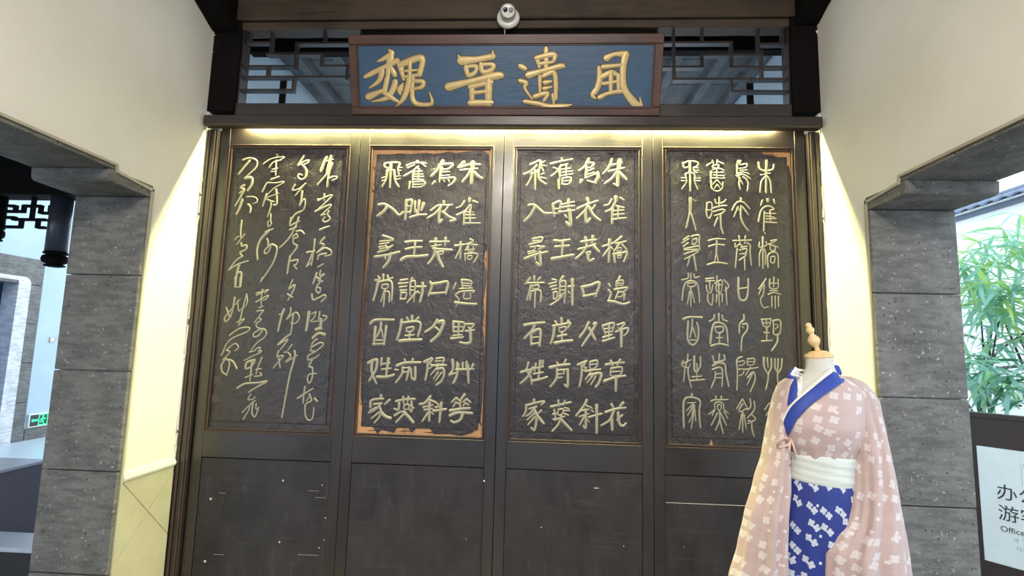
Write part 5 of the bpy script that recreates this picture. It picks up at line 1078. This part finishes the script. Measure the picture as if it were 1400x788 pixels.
for (ya, yb) in ((7.16, 7.255), (7.425, 7.53)):
    g.box(X_[0], X_[1], ya+0.02, yb, 0.270, 0.292)
    g.prism([(ya, 0.281), (ya+0.03, 0.305), (ya+0.03, 0.257)] if ya < 7.3 else [(yb+0.01, 0.281), (yb-0.02, 0.305), (yb-0.02, 0.257)], 'X', X_[0], X_[1])
g.build('running_figure', M['exit_green'], ex)
reroot(ex, (-7.2, 7.35, 0.185))
# dark eave beam, court roof run back out of view to shade it, hanging fret and posts
cc_ = struct('ceiling')
for i in range(12):
    MB().box(XL-TH-0.001-(i+1)*0.4+0.004, XL-TH-0.001-i*0.4, -1.0, 5.15, 2.98+0.003*(i % 2), 3.01).build('roof_board', M['wood_black'], cc_)
for y in (-0.4, 0.4, 1.2, 2.0, 2.8): MB().box(-7.1, XL-TH-0.002, y, y+0.09, 2.86, 2.978, 0.004).build('rafter', M['wood_black'], cc_)
MB().box(-7.15, XL-TH-0.002, 3.42, 3.60, 2.50, 2.975, 0.008).build('trim_14', M['wood_black'], kind='structure')
fx = root('hanging_fret', 'dark openwork fret hanging under the eave beam, left of the turned post', 'lattice')
HANG = [(-3.892,2.431,-3.832,2.431),(-3.829,2.438,-3.829,2.384),(-3.911,2.390,-3.758,2.390),(-3.766,2.438,-3.766,2.384),(-3.766,2.432,-3.626,2.432),(-3.696,2.50,-3.696,2.328),(-3.635,2.438,-3.635,2.375),(-3.635,2.381,-3.580,2.381),(-3.562,2.438,-3.562,2.376),(-3.905,2.345,-3.819,2.345),(-3.842,2.331,-3.58,2.331),(-3.771,2.332,-3.771,2.270),(-3.894,2.275,-3.766,2.275),(-3.644,2.332,-3.644,2.268),(-3.644,2.273,-3.58,2.273)]
for a_, b_, c_, d_ in HANG:
    t_ = 0.009
    if abs(a_-c_) > abs(b_-d_): MB().box(a_, c_, 3.485, 3.517, b_-t_, b_+t_, 0.001).build('fret_bar', M['wood_black'], fx)
    else: MB().box(a_-t_, a_+t_, 3.486, 3.516, d_, b_, 0.001).build('fret_bar', M['wood_black'], fx)
reroot(fx, (-3.72, 3.5, 2.5))
def drop_post(x, y, r, zt, zb, label):
    p = root('drop_post', label, 'post', (x, y, zt))
    MB().lathe([(r, zb+0.10-zt), (r, 0)], (0, 0, 0), 24).build('shaft', M['post_paint' if r > .05 else 'wood_black'], p, True)
    MB().lathe([(r*0.55, zb-zt), (r*0.95, zb+0.006-zt), (r*0.95, zb+0.014-zt), (r*0.7, zb+0.02-zt), (r*1.12, zb+0.035-zt), (r*1.22, zb+0.055-zt), (r*1.12, zb+0.078-zt), (r*0.8, zb+0.088-zt), (r*1.1, zb+0.094-zt), (r*1.1, zb+0.104-zt), (r, zb+0.11-zt)], (0, 0, 0), 24).build('turned_drop', M['wood_black'], p, True)
drop_post(-3.478, 3.50, 0.066, 2.499, 1.985, 'thick dark hanging post with a turned drop beside the left stone jamb')
drop_post(-3.940, 3.50, 0.034, 2.499, 2.165, 'slim dark hanging post with a small drop at the far left edge')
# counter and low ledge by the opening
ct = root('counter', 'mauve-grey counter with a blue-grey top just beyond the left stone jamb', 'counter')
MB().box(-4.5, -3.160, 2.60, 3.290, 0.0, 0.678, 0.003).build('body', M['counter_side'], ct)
MB().box(-4.52, -3.150, 2.59, 3.300, 0.678, 0.700, 0.004).build('top', M['counter_top'], ct)
reroot(ct, (-3.7, 2.83, 0))
lb = root('low_bench', 'low dark cabinet with a pale blue top in front of the mauve counter', 'cabinet')
MB().box(-3.14, -2.58, 2.81, 3.010, 0.0, 0.325, 0.003).build('body', M['dark_void'], lb)
MB().box(-3.148, -2.56, 2.80, 3.020, 0.325, 0.350, 0.004).build('top', M['ledge'], lb)
reroot(lb, (-2.86, 2.91, 0))
# unseen wall across the open front, tinted blue to reflect in the panels
MB().box(-8.5, 7.5, -9.0, -8.8, 0, 3.0).build('wall_front', M['court'], kind='structure')
